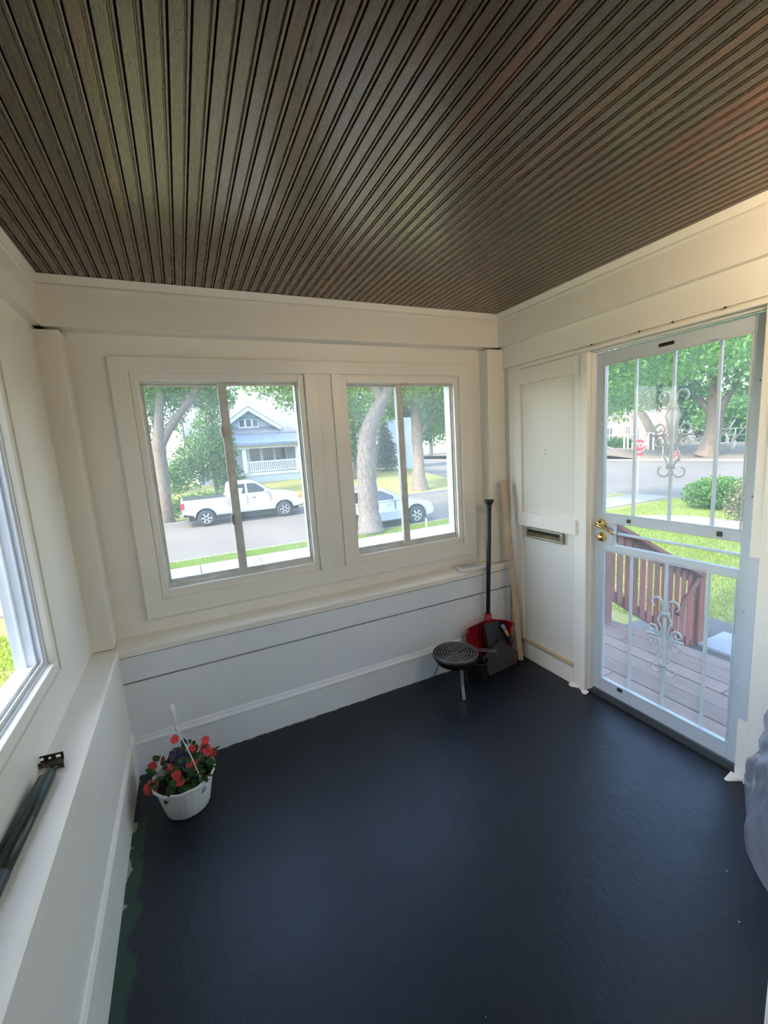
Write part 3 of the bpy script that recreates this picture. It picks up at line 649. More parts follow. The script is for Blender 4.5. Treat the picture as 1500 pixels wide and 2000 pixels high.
for (e, t) in ((Vector(onz(846, 1325, 0)), None), (Vector((gc[0] + .13, gc[1] + .06, 0)), None)):
    dd = Vector((e.x - gc[0], e.y - gc[1], 0)).normalized(); t = Vector((gc[0] + dd.x * .115, gc[1] + dd.y * .115, GZ - .045))
    obj('leg', MB().tube([t, t.lerp(e, .5), e + Vector((0, 0, .003))], .003, 6), M['steel'], gr, smooth=True)
# ---- red snow shovel leaning in the corner
sh = thing('snow_shovel', 'red plastic snow shovel with black handle leaning against the ledge', 'shovel', (-.30, -.14, 0))
gtop = Vector((-.200, -.070, 1.185)); gbot = Vector((-.280, -.118, .335))
obj('handle', MB().tube([gbot - (gtop - gbot) * .08, gbot.lerp(gtop, .5), gtop], .0155, 14), M['blackplastic'], sh, smooth=True)
dirv = (gtop - gbot).normalized()
obj('grip', MB().tube([gtop - dirv * .05, gtop - dirv * .03, gtop - dirv * .012, gtop + dirv * .01], [.0165, .018, .030, .034], 14), M['blackplastic'], sh, smooth=False, bevel=.002)
# curved scoop with side walls
sl_, sr_ = Vector((-.470, -.085, 0)), Vector((-.118, -.143, 0)); sx = (sr_ - sl_).normalized(); sn = Vector((sx.y, -sx.x, 0))
SW = (sr_ - sl_).length
def scoop(u, v):
    uu = u * SW; z = .008 + .345 * v; depth = -.035 * math.sin(PI * v) * 1.0 - .055 * (1 - v) * 0
    e = min(u, 1 - u) * SW; fwd = .055 * max(0, 1 - e / .030) ** 1.5 + .03 * max(0, (v - .82) / .18) ** 2
    top = -.045 * abs(u - .5) * 2 * (v ** 4) * 1.0
    q = sl_ + sx * uu + sn * (depth * -1 * -1 + fwd + .050 * (1 - v)) + Vector((0, 0, z + top)); return q
obj('scoop', MB().grid(scoop, 36, 16), M['redplastic'], sh, smooth=True, solid=.005)
obj('socket', MB().tube([gbot + dirv * .045, gbot, gbot - dirv * .10, gbot - dirv * .17], [.024, .026, .030, .020], 12), M['redplastic'], sh, smooth=True)
mb = MB()
for u in (.30, .38, .62, .70): mb.tube([scoop(u, v) + sn * .003 for v in (.05, .25, .5, .75, .92)], .004, 6)
obj('rib', mb, M['redplastic'], sh, smooth=True)
# ---- low black tub, a dustpan and a flat panel leaning in the red scoop, and a brush
f0 = Vector(onz(936, 1333, 0)); aw = Vector((f0.x - CAM[0], f0.y - CAM[1], 0)).normalized(); bkc = f0 + aw * .062
bk = thing('tub', 'low round black tub between the small grill and the grey panel', 'tub', (bkc[0], bkc[1], 0))
obj('body', MB().lathe([(0, .0), (.052, .0), (.056, .004), (.064, .120), (.068, .126), (.068, .132), (.064, .132), (.060, .120), (.052, .008), (0, .008)], 36, (bkc[0], bkc[1], 0)), M['blackplastic'], bk, smooth=True)
def on_plane(px, py, q, n):
    d = Vector(ray(px, py)); o_ = Vector(CAM); return o_ + d * ((q - o_).dot(n) / d.dot(n))
def slab_from(q, nn, t):
    mb = MB(); k = len(q); mb.add([*q, *[p - nn * t for p in q]], [tuple(range(k)), tuple(range(2 * k - 1, k - 1, -1))] + [(i, i + k, (i + 1) % k + k, (i + 1) % k) for i in range(k)]); return mb
Pa = Vector(onz(957, 1321, .006)); Pb = Vector(onz(1008, 1296, .006)); uu = (Pb - Pa).normalized(); bk_ = Vector((-uu.y, uu.x, 0)); 
nn2 = uu.cross((bk_ * .28 + Vector((0, 0, .96)))).normalized(); nn2 = nn2 if nn2.y < 0 else -nn2
B = [on_plane(*uv, Pa, nn2) for uv in ((941, 1287), (978, 1249), (1012, 1274))] + [Pb, Pa]
pn = thing('grey_panel', 'flat charcoal grey panel standing on the floor before the red scoop', 'panel', tuple((Pa + Pb) / 2))
obj('sheet', slab_from(B, nn2, .005), M['charcoal'], pn, bevel=.0015)
obj('edge_strip', MB().bar(B[0] + nn2 * .001, B[4] + nn2 * .001, .006, .005, up=nn2).bar(B[0] + nn2 * .001, B[1] + nn2 * .001, .006, .005, up=nn2), M['charcoal'], pn)
Qa = Pa + bk_ * .030 + uu * .02; nn = uu.cross((bk_ * .20 + Vector((0, 0, .98)))).normalized(); nn = nn if nn.y < 0 else -nn
A = [on_plane(*uv, Qa, nn) for uv in ((944, 1219), (977, 1211), (1000, 1298), (962, 1316))]
dp = thing('dustpan', 'dark charcoal dustpan standing upright between the panel and red scoop', 'dustpan', tuple((A[2] + A[3]) / 2))
obj('tray', slab_from(A, nn, .003), M['charcoal'], dp)
for i, j in ((0, 3), (1, 2)): obj('side_wall', MB().bar(A[i] + nn * .004, A[j] + nn * .010, .0035, .018, up=nn), M['steel'] if i == 0 and False else M['charcoal'], dp)
obj('back_wall', MB().bar(A[3] + nn * .008, A[2] + nn * .008, .003, .018, up=nn), M['charcoal'], dp)
b0 = Vector(ony(981, 1221, -.185)); b1 = Vector(ony(992, 1241, -.195))
br_ = thing('hand_brush', 'small hand brush with blue and yellow handle in the red scoop', 'brush', tuple(b1))
obj('handle', MB().tube([b0, b0.lerp(b1, .45)], [.012, .013], 10), simple('blue_grip', (.20, .32, .52), .4), br_, smooth=True)
obj('ferrule', MB().tube([b0.lerp(b1, .44), b1], [.011, .012], 10), simple('yellow_grip', (.62, .42, .10), .4), br_, smooth=True)
obj('bristles', MB().tube([b1, b1 + (b1 - b0) * .7], [.014, .020], 10), M['blackplastic'], br_)
# ---- wooden stick in the corner
s0 = Vector((-.068, -.215, .0)); s1 = Vector((-.072, -.072, 1.318))
sv = (s1 - s0).normalized()
stk = obj('wooden_stick', MB().bar(s0 + sv * .008, s1, .030, .036, up=(.67, -.74, 0)), M['wood_stick'], bevel=.004)
tag(stk, 'pale raw wood stick leaning in the corner beside the mail slot', 'stick')
# ---- notepad on the ledge
q = [Vector(onz(*uv, .712)) for uv in ((881, 1113), (918, 1100), (955, 1106), (925, 1117))]
npd = thing('notepad', 'thin white notepad lying on the ledge end beside the shovel handle', 'notepad', (q[0].x + .06, -.005, .70))
cx, cy = -.335, -.008; ang = math.radians(-9)
ax = Vector((math.cos(ang), math.sin(ang), 0)); ay = Vector((-math.sin(ang), math.cos(ang), 0)); az = Vector((0, -.10, 1)).normalized(); ay = az.cross(ax)
obj('pages', MB().obox((cx, cy, .7065), ax, ay, az, .105, .052, .007), M['paper'], npd, bevel=.001)
cv = obj('cover', MB().obox((cx, cy, .7145), ax, ay, az, .107, .054, .001), M['paper'], npd)
mb = MB()
for k, (w, off) in enumerate(((.075, .030), (.05, .014), (.085, -.004), (.07, -.020))): mb.obox(Vector((cx, cy, .716)) + ay * off + ax * (-.01 if k % 2 else 0), ax, ay, az, w, .0025, .0003)
obj('printed_line', mb, M['ink'], cv)
# ---- door closer tube and its bracket on the left ledge
t0 = Vector((-2.594, -.955, .719)); t1 = Vector((-2.612, -1.300, .719)); dv = (t1 - t0).normalized()
dc = thing('door_closer', 'dark green door closer tube lying on the left ledge', 'door closer', (t0.x, t0.y - .15, .70))
obj('tube', MB().tube([t0 - dv * .012, t0 - dv * .006, t0, t0 + dv * .02, t1], [.005, .012, .0155, .0175, .019], 20), M['closer'], dc, smooth=True)
obj('end_cap', MB().tube([t1 - dv * .004, t1 + dv * .045, t1 + dv * .06, t1 + dv * .30], [.021, .021, .009, .008], 16), M['blackmetal'], dc, smooth=False)
sd = Vector((-dv.y, dv.x, 0))
obj('side_rod', MB().tube([t0 + dv * .012 + sd * -.018, t1 + dv * .02 + sd * -.022], [.010, .010], 10), M['closer'], dc, smooth=True)
bk2 = thing('closer_bracket', 'small bent bronze bracket with holes lying before the door closer', 'bracket', (-2.605, -.905, .70))
bx_ = Vector((.080, -.012, 0)); by_ = Vector((.018, -.060, 0)); b0 = Vector((-2.652, -.866, .708))
mb = MB(); nz = 10
def plate_with_holes(o, ex, ey, ez, L_, W_, holes, t):
    # strip of boxes with square openings
    mb = MB(); xs = sorted({0, L_, *[h[0] for h in holes], *[h[1] for h in holes]})
    for a, b in zip(xs, xs[1:]):
        hs = [h for h in holes if h[0] <= a + 1e-9 and h[1] >= b - 1e-9]; y = 0
        for h in hs:
            mb.obox(o + ex * (a + b) / 2 + ey * (y + h[2]) / 2, ex, ey, ez, (b - a) / 2, (h[2] - y) / 2, t); y = h[3]
        mb.obox(o + ex * (a + b) / 2 + ey * (y + W_) / 2, ex, ey, ez, (b - a) / 2, (W_ - y) / 2, t)
    return mb
ex = bx_.normalized(); ez = Vector((0, 0, 1)); ey = ez.cross(ex)
obj('flange', plate_with_holes(b0 + Vector((0, 0, .0)), ex, ez, ey, .075, .022, [(.008, .022, .006, .016), (.034, .042, .006, .014), (.054, .068, .006, .016)], .0012), M['bronze'], bk2)
obj('web', MB().prism([(0, 0), (.075, 0), (.090, -.045), (.060, -.050), (.02, -.018)], lambda u, w: b0 + ex * u + ey * w + ez * .0, lambda u, w: b0 + ex * u + ey * w + ez * .003), M['bronze'], bk2)
obj('flange', plate_with_holes(b0 + ex * .058 + ey * -.050, ex, ez, ey, .036, .018, [(.010, .020, .005, .013)], .0012), M['bronze'], bk2)
obj('flange', plate_with_holes(b0 + ex * .0 + ey * -.022 - ez * .004, ex, ez, ey, .026, .016, [(.008, .016, .005, .012)], .0012), M['bronze'], bk2)
# ---- covered bulky thing right of the door
tp = thing('cloth_cover', 'silver grey cloth cover draped over a low bulky thing right of the door', 'cover', (-.28, -1.86, 0))
foot = [(-.02, -1.575), (-.10, -1.60), (-.21, -1.655), (-.335, -1.705), (-.42, -1.77), (-.485, -1.845), (-.53, -1.93), (-.53, -2.03), (-.47, -2.10), (-.30, -2.12), (-.12, -2.12), (-.03, -2.09), (-.02, -1.9), (-.02, -1.7)]
NF = 120
def footpt(t):
    k = t * len(foot); i = int(k) % len(foot); f_ = k - int(k); p0, p1, p2, p3 = [np.array(foot[(i + d) % len(foot)]) for d in (-1, 0, 1, 2)]
    return .5 * (2 * p1 + (p2 - p0) * f_ + (2 * p0 - 5 * p1 + 4 * p2 - p3) * f_ ** 2 + (3 * p1 - p0 - 3 * p2 + p3) * f_ ** 3)
fcn = np.array([-.25, -1.87])
def cover(u, v):
    b = footpt(u % 1.0); d = b - fcn; z = .62 * v
    k = np.interp(z, [0, .10, .22, .34, .48, .56, .60, .62], [1, .97, .86, .76, .68, .55, .30, 0])
    tri = lambda t: 2 * abs(t - math.floor(t + .5))
    fold = .075 * (tri(7 * u + 1.7 * v) - .5) * (tri(2.3 * v + 3 * u) + .2) + .05 * (tri(13 * u - 3.1 * v) - .5) + .03 * math.sin(31 * u + 9 * v)
    k += fold * min(1, v * 8) * (1 if v < .9 else (1 - v) * 10)
    p = fcn + d * k; return (min(p[0], -.012), max(p[1], -2.135), z)
obj('cover_cloth', MB().grid(cover, 150, 60), M['tarp'], tp, smooth=True)

# ---- porch lamp on the house wall beside the doorway, lit
LX, LY, LZ = -.55, -2.045, 2.20
lp = thing('porch_lamp', 'lit round porch lamp on the house wall beside the doorway', 'lamp', (LX, YH, LZ))
obj('back_plate', MB().tube([(LX, YH, LZ - .09), (LX, YH + .015, LZ - .09)], .055, 20), M['brass_dull'], lp)
obj('arm', MB().tube([(LX, YH + .012, LZ - .09), (LX, YH + .06, LZ - .10), (LX, LY, LZ - .088)], .010, 10), M['brass_dull'], lp, smooth=True)
obj('collar', MB().lathe([(0, -.095), (.030, -.092), (.036, -.066), (.034, -.060), (0, -.058)], 20, (LX, LY, LZ)), M['brass_dull'], lp, smooth=True)
m, nt, p, o = mat_new('lit_opal_globe'); nt.nodes.remove(p); em_n = nd(nt, 'ShaderNodeEmission'); em_n.inputs[0].default_value = (1.0, .78, .54, 1); em_n.inputs[1].default_value = 39.0; L(nt, em_n.outputs[0], o.inputs[0])
obj('globe', MB().lathe([(.0301 * 0 + .030, -.0585), (.058, -.038), (.070, 0.0), (.060, .036), (.035, .0605), (0, .070)], 28, (LX, LY, LZ)), m, lp, smooth=True)

# ================================================================== OUTDOORS
def hgt(x, y):
    def st(a, b, t): t = min(1, max(0, (t - a) / (b - a))); return t
    h = -.65 - .08 * st(4.5, 8.2, x) - .57 * st(9.6, 15.8, x)
    g = -.65 - .65 * st(3.5, 8.0, y)
    z = min(h, g)
    if y > 19.3: z = -1.30 + .85 * st(21.5, 29, y)
    if x > 37.8: z = max(-1.30 + .35 * st(38, 44, x), z if y > 19.3 else -9)
    return z
def ground(name, x0, x1, y0, y1, mat, label, step=1.0, dz=0.0, thick=.25, fn=None, kind='structure'):
    nx = max(1, int((x1 - x0) / step)); ny = max(1, int((y1 - y0) / step)); f = fn or hgt
    mb = MB().grid(lambda u, v: (x0 + (x1 - x0) * u, y0 + (y1 - y0) * v, f(x0 + (x1 - x0) * u, y0 + (y1 - y0) * v) + dz), nx, ny)
    o = len(mb.v); n1 = (nx + 1)
    rim = [i for i in range(n1)] + [n1 * k + nx for k in range(1, ny + 1)] + [n1 * ny + i for i in range(nx - 1, -1, -1)] + [n1 * k for k in range(ny - 1, 0, -1)]
    mb.v += [(mb.v[i][0], mb.v[i][1], mb.v[i][2] - thick) for i in rim]
    for k in range(len(rim)): a, b = rim[k], rim[(k + 1) % len(rim)]; mb.f.append((b, a, o + k, o + (k + 1) % len(rim)))
    return tag(obj(name, mb, M[mat], fix=False, smooth=False), label, kind=kind)
ground('lawn', -40, 16.2, -14, 10.85, 'lawn', 'mown front and side lawn round the porch')
ground('lawn_far', -60, 15.5, 19.3, 90, 'lawn', 'lawns across the street in front of the houses', 2.0)
ground('verge', 37.8, 150, -60, 120, 'dirt', 'dry ground beyond the side street', 3.0)
rd = MB().box(-120, 37.8, 10.85, 19.3, -1.6, -1.40).box(16.2, 37.8, -80, 10.85, -1.6, -1.401).box(15.5, 37.8, 19.3, 120, -1.6, -1.401)
struct('road', rd, M['asphalt'], 'pale worn asphalt of the street and the crossing')
struct('ground', MB().box(-300, 300, -200, 300, -2.4, -1.65), M['dirt'], 'distant ground')
# sidewalks in slabs
sw = thing('sidewalk', 'pale concrete sidewalk along the street beyond the windows', None, (0, 9, -1.3), kind='structure')
x = -14.0
while x < 16.0:
    xe = min(x + 1.5, 16.1); mb = MB().grid(lambda u, v: (x + .012 + (xe - x - .024) * u, 8.15 + 1.62 * v, hgt(x + (xe - x) * u, 8.15 + 1.62 * v) + .045), 2, 2)
    obj('slab', mb, M['concrete'], sw, fix=False, solid=.05); x = xe
sw2 = thing('sidewalk', 'pale concrete walk crossing the lawn beyond the stair rail', None, (9, 4, -.75), kind='structure')
y = -9.0
while y < 8.1:
    ye = min(y + 1.5, 8.12); mb = MB().grid(lambda u, v: (8.15 + 1.30 * u, y + .012 + (ye - y - .024) * v, hgt(8.15 + 1.30 * u, y + (ye - y) * v) + .045), 2, 2)
    obj('slab', mb, M['concrete'], sw2, fix=False, solid=.05); y = ye
sw3 = thing('sidewalk', 'pale concrete front walk below the second window', None, (0, 4, -.7), kind='structure')
y = .45
while y < 8.1:
    ye = min(y + 1.3, 8.12); mb = MB().grid(lambda u, v: (-1.0 + 2.0 * u, y + .012 + (ye - y - .024) * v, hgt(-1.0 + 2.0 * u, y + (ye - y) * v) + .045), 2, 4)
    obj('slab', mb, M['concrete'], sw3, fix=False, solid=.05); y = ye
kb = MB().box(-60, 16.3, 10.78, 10.92, -1.5, -1.27); struct('kerb', kb, M['concrete'], 'concrete kerb of the near side of the street')
kb = MB().box(-60, 15.5, 19.2, 19.36, -1.5, -1.27); struct('kerb', kb, M['concrete'], 'concrete kerb of the far side of the street')
kb = MB().box(37.6, 37.9, -60, 120, -1.5, -1.26); struct('kerb', kb, M['concrete'], 'concrete kerb beyond the side street')
ground('garden_bed', 1.2, 3.25, -3.0, .62, 'gravel', 'grey gravel bed at the foot of the deck', .3, .025, .06)
sb = MB().box(2.42, 2.92, -.62, -.08, -.64, -.595)
struct('step_slab', sb, M['slab'], 'white concrete landing slab in the gravel', bevel=.01)
# ---- deck
dk = thing('deck', 'weathered red brown plank deck outside the door', 'deck', (.6, -1.0, -.65))
d0 = None; edges = (.128, .255, .392, .541, .702, .835, 1.015, 1.135)
for i, (a, b) in enumerate(zip(edges, edges[1:])):
    brk = {1: -.62, 3: -1.34, 5: -.35, 2: -1.9, 4: -1.12}.get(i)
    segs = [(-2.24, .16)] if brk is None else [(-2.24, brk - .003), (brk + .003, .16)]
    for (y0, y1) in segs:
        z = -.030 + rng.uniform(-.002, .002); obj('plank', MB().box(a + .004, b - .004, y0, y1, z - .035, z), M['deck'], dk, bevel=.004)
obj('rim_board', MB().box(1.100, 1.138, -2.24, .16, -.25, -.070), M['deck'], dk); obj('rim_board', MB().box(.128, 1.10, .13, .165, -.25, -.070), M['deck'], dk)
for (x, y) in ((1.05, .08), (1.05, -1.4), (1.05, -2.1), (.2, .08), (.2, -2.1)): obj('deck_post', MB().box(x - .045, x + .045, y - .045, y + .045, -.70, -.066), M['deck'], dk)
for k in range(3): obj('stair_tread', MB().box(1.14 + .27 * k, 1.44 + .27 * k, -1.2, -.09, -.215 - .16 * k, -.180 - .16 * k), M['deck'], dk, bevel=.004)
for yy in (-1.18, -.11): obj('stringer', MB().prism([(1.14, -.10), (2.0, -.62), (2.0, -.69), (1.75, -.69), (1.14, -.32)], lambda x, z: (x, yy - .02, z), lambda x, z: (x, yy + .02, z)), M['deck'], dk)
# ---- stair rail
RY = -.045
rl = thing('stair_railing', 'red brown slatted stair railing descending from the deck', 'railing', (1.1, RY, -.03))
pa = ony(1197, 1030, RY); pb = ony(1362, 1122, RY)
px0 = onz(1192, 1222, -.03)[0]
def tops(x): return pa[2] + (pb[2] - pa[2]) * (x - pa[0]) / (pb[0] - pa[0])
pe = ony(1364, 1262, RY)
xs0, xs1 = px0 + .0, pb[0]
obj('post', MB().box(xs0 - .01, xs0 + .085, RY - .045, RY + .05, -.03, pa[2] - .02), M['rail'], rl, bevel=.005)
obj('post', MB().box(xs0 - .105, xs0 - .012, RY - .03, RY + .06, -.03, pa[2] - .10), M['bark'], rl, bevel=.008)
obj('post', MB().box(xs1 - .02, xs1 + .075, RY - .045, RY + .05, -.68, tops(xs1) + .02), M['rail'], rl, bevel=.005)
obj('post_cap', MB().box(xs1 - .035, xs1 + .09, RY - .06, RY + .065, tops(xs1) + .022, tops(xs1) + .045), M['rail'], rl, bevel=.004)
ar = [(xs0 - .03, tops(xs0) - .03), (xs0 + .06, tops(xs0) + .02), (xs0 + .16, tops(xs0 + .16) + .02), (xs1, tops(xs1) + .0)]
for a, b in zip(ar, ar[1:]): obj('top_rail', MB().bar((a[0], RY - .01, a[1]), (b[0] + .005, RY - .01, b[1]), .125, .036), M['rail'], rl, bevel=.004)
zl0 = ony(1215, 1172, RY); zl1 = ony(1330, 1246, RY)
def lows(x): return zl0[2] + (zl1[2] - zl0[2]) * (x - zl0[0]) / (zl1[0] - zl0[0])
obj('bottom_rail', MB().bar((xs0 + .08, RY + .02, lows(xs0 + .08) - .01), (xs1, RY + .02, lows(xs1) - .01), .036, .085), M['rail'], rl, bevel=.003)
obj('upper_stringer', MB().bar((xs0 + .08, RY + .02, tops(xs0 + .08) - .06), (xs1, RY + .02, tops(xs1) - .06), .036, .085), M['rail'], rl, bevel=.003)
nbal = 13; BTH = .010
for k in range(nbal):
    x = xs0 + .125 + (xs1 - xs0 - .15) * k / (nbal - 1)
    obj('baluster', MB().box(x - .036, x + .036, RY - .012, RY - .001, lows(x) - .03, tops(x) - .03), M['rail'], rl, bevel=.002)
for s_ in (1,): obj('brace', MB().bar((xs1 - .35, RY - .028, tops(xs1) - .33), (xs1 - .02, RY - .028, tops(xs1) - .03), .02, .07), M['rail'], rl, bevel=.002)

# ---- foliage helpers
def leaves_mesh(name, mat, parent, blobs, size, elong=1.6, up=.35, shell=.5, parent_off=None):
    P = []; SZ = []
    for (cx, cy, cz, rx, ry, rz, n) in blobs:
        d = rng.normal(size=(n, 3)); d /= np.linalg.norm(d, axis=1)[:, None]
        r = rng.uniform(0, 1, n) ** shell
        P.append(np.array([cx, cy, cz]) + d * r[:, None] * np.array([rx, ry, rz]))
    P = np.concatenate(P); n = len(P)
    ax = rng.normal(size=(n, 3)); ax[:, 2] -= .3; ax /= np.linalg.norm(ax, axis=1)[:, None]
    nm = rng.normal(size=(n, 3)) * (1 - up) + np.array([0, 0, 1]) * up * 2; sd = np.cross(ax, nm); sd /= np.linalg.norm(sd, axis=1)[:, None] + 1e-9
    s = size * rng.uniform(.65, 1.25, n)[:, None]
    off = np.array(wloc(parent)) if parent is not None else 0
    P = P - off
    V = np.stack([P, P + ax * s * .45 + sd * s * .5 / elong, P + ax * s, P + ax * s * .45 - sd * s * .5 / elong], 1).reshape(-1, 3)
    me = bpy.data.meshes.new(name); me.vertices.add(4 * n); me.vertices.foreach_set('co', V.ravel())
    me.loops.add(4 * n); me.loops.foreach_set('vertex_index', np.arange(4 * n, dtype=np.int32))
    me.polygons.add(n); me.polygons.foreach_set('loop_start', np.arange(0, 4 * n, 4, dtype=np.int32)); 
    me.update(calc_edges=True); me.validate()
    o = link(name, me, M[mat], parent); o['kind'] = 'stuff'; return o
def blades_mesh(name, pts, h, w, mat, parent=None, label=None):
    n = len(pts); P = np.array(pts); a = rng.uniform(0, 2 * PI, n); hh = h * rng.uniform(.6, 1.3, n)
    sx = np.stack([np.cos(a), np.sin(a), np.zeros(n)], 1) * w; tipo = np.stack([rng.normal(0, .4, n) * hh, rng.normal(0, .4, n) * hh, hh], 1)
    V = np.stack([P - sx, P + sx, P + tipo], 1).reshape(-1, 3)
    me = bpy.data.meshes.new(name); me.vertices.add(3 * n); me.vertices.foreach_set('co', V.ravel()); me.loops.add(3 * n); me.loops.foreach_set('vertex_index', np.arange(3 * n, dtype=np.int32))
    me.polygons.add(n); me.polygons.foreach_set('loop_start', np.arange(0, 3 * n, 3, dtype=np.int32)); me.update(calc_edges=True)
    return tag(link(name, me, M[mat], parent), label, 'grass', kind='stuff')
def rnd_pts(n, x0, x1, y0, y1, ok=None, dz=0):
    out = []
    while len(out) < n:
        xs_ = rng.uniform(x0, x1, n); ys_ = rng.uniform(y0, y1, n)
        for x, y in zip(xs_, ys_):
            if ok is None or ok(x, y): out.append((x, y, hgt(x, y) + dz))
    return out[:n]
blades_mesh('lawn_grass', rnd_pts(60000, 2.6, 8.15, -2.5, 5.0, lambda x, y: x > 3.27 or y > .64) + rnd_pts(16000, 9.5, 15.5, 2, 8.0), .055, .006, 'blade', None, 'short grass blades of the sunny lawn beyond the stair railing')
blades_mesh('verge_grass', rnd_pts(40000, -6, 8, 9.80, 10.76), .07, .010, 'blade', None, 'strip of grass between the sidewalk and the street')
blades_mesh('side_lawn_grass', rnd_pts(16000, -7, -3.1, -.5, 6), .06, .008, 'blade', None, 'grass of the side lawn outside the left window')
def tree(name, label, base, limbs, blobs, leafmat='leaf', bark='bark', size=.2, elong=1.6, cat='tree', group=None, nseg=10, shell=.5):
    t = thing(name, label, cat, base, group=group)
    for i, (pts, rs) in enumerate(limbs):
        pts = [Vector(p) for p in pts]; P = []; R = []
        m = len(pts) - 1
        for k in range(m * 5 + 1):
            u = k / 5; j = min(int(u), m - 1); f_ = u - j
            p0 = pts[max(j - 1, 0)]; p1 = pts[j]; p2 = pts[j + 1]; p3 = pts[min(j + 2, m)]
            q = .5 * (2 * p1 + (p2 - p0) * f_ + (2 * p0 - 5 * p1 + 4 * p2 - p3) * f_ ** 2 + (3 * p1 - p0 - 3 * p2 + p3) * f_ ** 3)
            P.append(q); R.append((rs[j] + (rs[j + 1] - rs[j]) * f_) * (1 + .05 * math.sin(k * 2.3)))
        obj('trunk' if i == 0 else 'branch', MB().tube(P, R, nseg), M[bark], t, smooth=True)
    if blobs: leaves_mesh('foliage', leafmat, t, blobs, size, elong, shell=shell)
    return t
G = -1.30
t1 = [(-3.10, 19.85, G - .05), (-3.02, 19.8, -.3), (-2.95, 19.8, 1.0), (-2.92, 19.8, 2.3)]
tree('street_tree', 'tan street tree with forked trunk across the street left of the pickup', (-3.1, 19.85, G),
     [(t1 + [(-2.75, 19.8, 3.6), (-2.55, 19.8, 5.0), (-2.7, 19.8, 7.5)], [.42, .30, .27, .30, .20, .17, .08]), ([(-2.92, 19.8, 2.1), (-2.3, 19.8, 3.2), (-1.3, 19.8, 4.4), (-.5, 19.7, 5.6), (.2, 19.6, 7.0)], [.20, .20, .16, .12, .06])],
     [(-3.2, 19.5, 7.2, 2.8, 2.8, 2.3, 7000), (-.6, 19.6, 6.6, 2.2, 2.4, 1.6, 4000), (-3.6, 20.2, 4.8, 1.3, 1.6, 1.2, 1500), (-1.9, 20.6, 4.9, 1.5, 1.4, 1.0, 1700), (-.3, 20.4, 4.7, 1.2, 1.2, .8, 1100), (-4.4, 20.6, 3.2, .9, 1.2, 1.2, 900)], 'leaf', 'bark_tan', .17)
t2 = [(3.42, 10.55, -1.34), (3.45, 10.7, -.6), (3.50, 10.8, .4), (3.56, 10.8, 1.3), (3.68, 10.8, 2.1), (4.05, 10.8, 2.8), (4.45, 10.8, 3.4), (4.9, 10.8, 4.4), (5.4, 10.8, 6)]
tree('street_tree', 'thick grey street tree with a leaning limb beside the white car', (3.42, 10.55, G),
     [(t2, [.50, .36, .335, .33, .29, .235, .20, .16, .08]), ([(4.25, 10.8, 3.1), (3.9, 10.9, 3.9), (3.4, 11.2, 5.0), (2.8, 11.4, 6.4)], [.17, .14, .10, .05])],
     [(3.6, 10.9, 6.3, 4.0, 3.2, 2.6, 16000), (1.7, 11.6, 3.7, 1.2, 1.4, .9, 1500), (1.0, 12.2, 4.4, 1.4, 1.6, 1.0, 1800), (2.3, 11.8, 2.9, .75, .9, .9, 900), (2.5, 12.8, 2.2, .5, .7, .6, 320), (5.2, 12.2, 3.9, 1.5, 1.6, .8, 1700), (3.0, 12.5, 3.2, .9, 1.2, .9, 900)], 'leaf', 'bark', .16, 2.0, nseg=14)
t3 = [(11.35, 20.7, -1.35), (11.3, 20.7, -.4), (11.35, 20.7, .6), (11.3, 20.7, 2.2), (11.35, 20.7, 5.0), (11.2, 20.7, 8)]
tree('street_tree', 'big shady street tree across the street behind the white car bonnet', (11.35, 20.7, G),
     [(t3, [.62, .42, .33, .34, .30, .15]), ([(11.35, 20.7, 2.0), (12.2, 20.8, 3.0), (13.3, 21, 4.2), (14.4, 21, 6)], [.18, .16, .12, .06])],
     [(11.5, 20.5, 6.2, 4.2, 3.4, 2.6, 12000), (13.0, 20.2, 3.9, 2.0, 2.0, 1.2, 2600), (9.6, 21.2, 4.2, 1.6, 1.6, 1.2, 1800), (14.6, 22, 3.4, 1.6, 1.6, 1.6, 1700)], 'leaf', 'bark_tan', .19)
tree('yard_tree', 'leafy yard tree behind the thick trunk beside the evergreen', (9.6, 27.0, -.7), [([(9.6, 27, -.8), (9.6, 27, 1.5), (9.7, 27, 4)], [.2, .16, .06])], [(9.6, 27, 4.2, 2.6, 2.0, 2.6, 6500), (8.6, 27, 1.6, 1.5, 1.2, 1.2, 1800), (11.8, 28, 5.6, 2.4, 1.8, 1.8, 3500)], 'leaf', 'bark', .2)
tree('yard_tree', 'tall leafy tree crowding over the pale house from the left', (-3.4, 29.0, -.6), [([(-3.4, 29, -.7), (-3.3, 29, 3), (-3.2, 29, 7)], [.28, .22, .08])], [(-3.2, 29, 6.6, 2.6, 2.0, 3.4, 7000), (-1.2, 29, 8.6, 2.6, 2.0, 1.8, 3600), (-4.6, 28.6, 2.0, 1.6, 1.4, 2.0, 2600), (1.4, 29.4, 8.4, 1.5, 1.4, 1.0, 900)], 'leaf_dark', 'bark', .21)
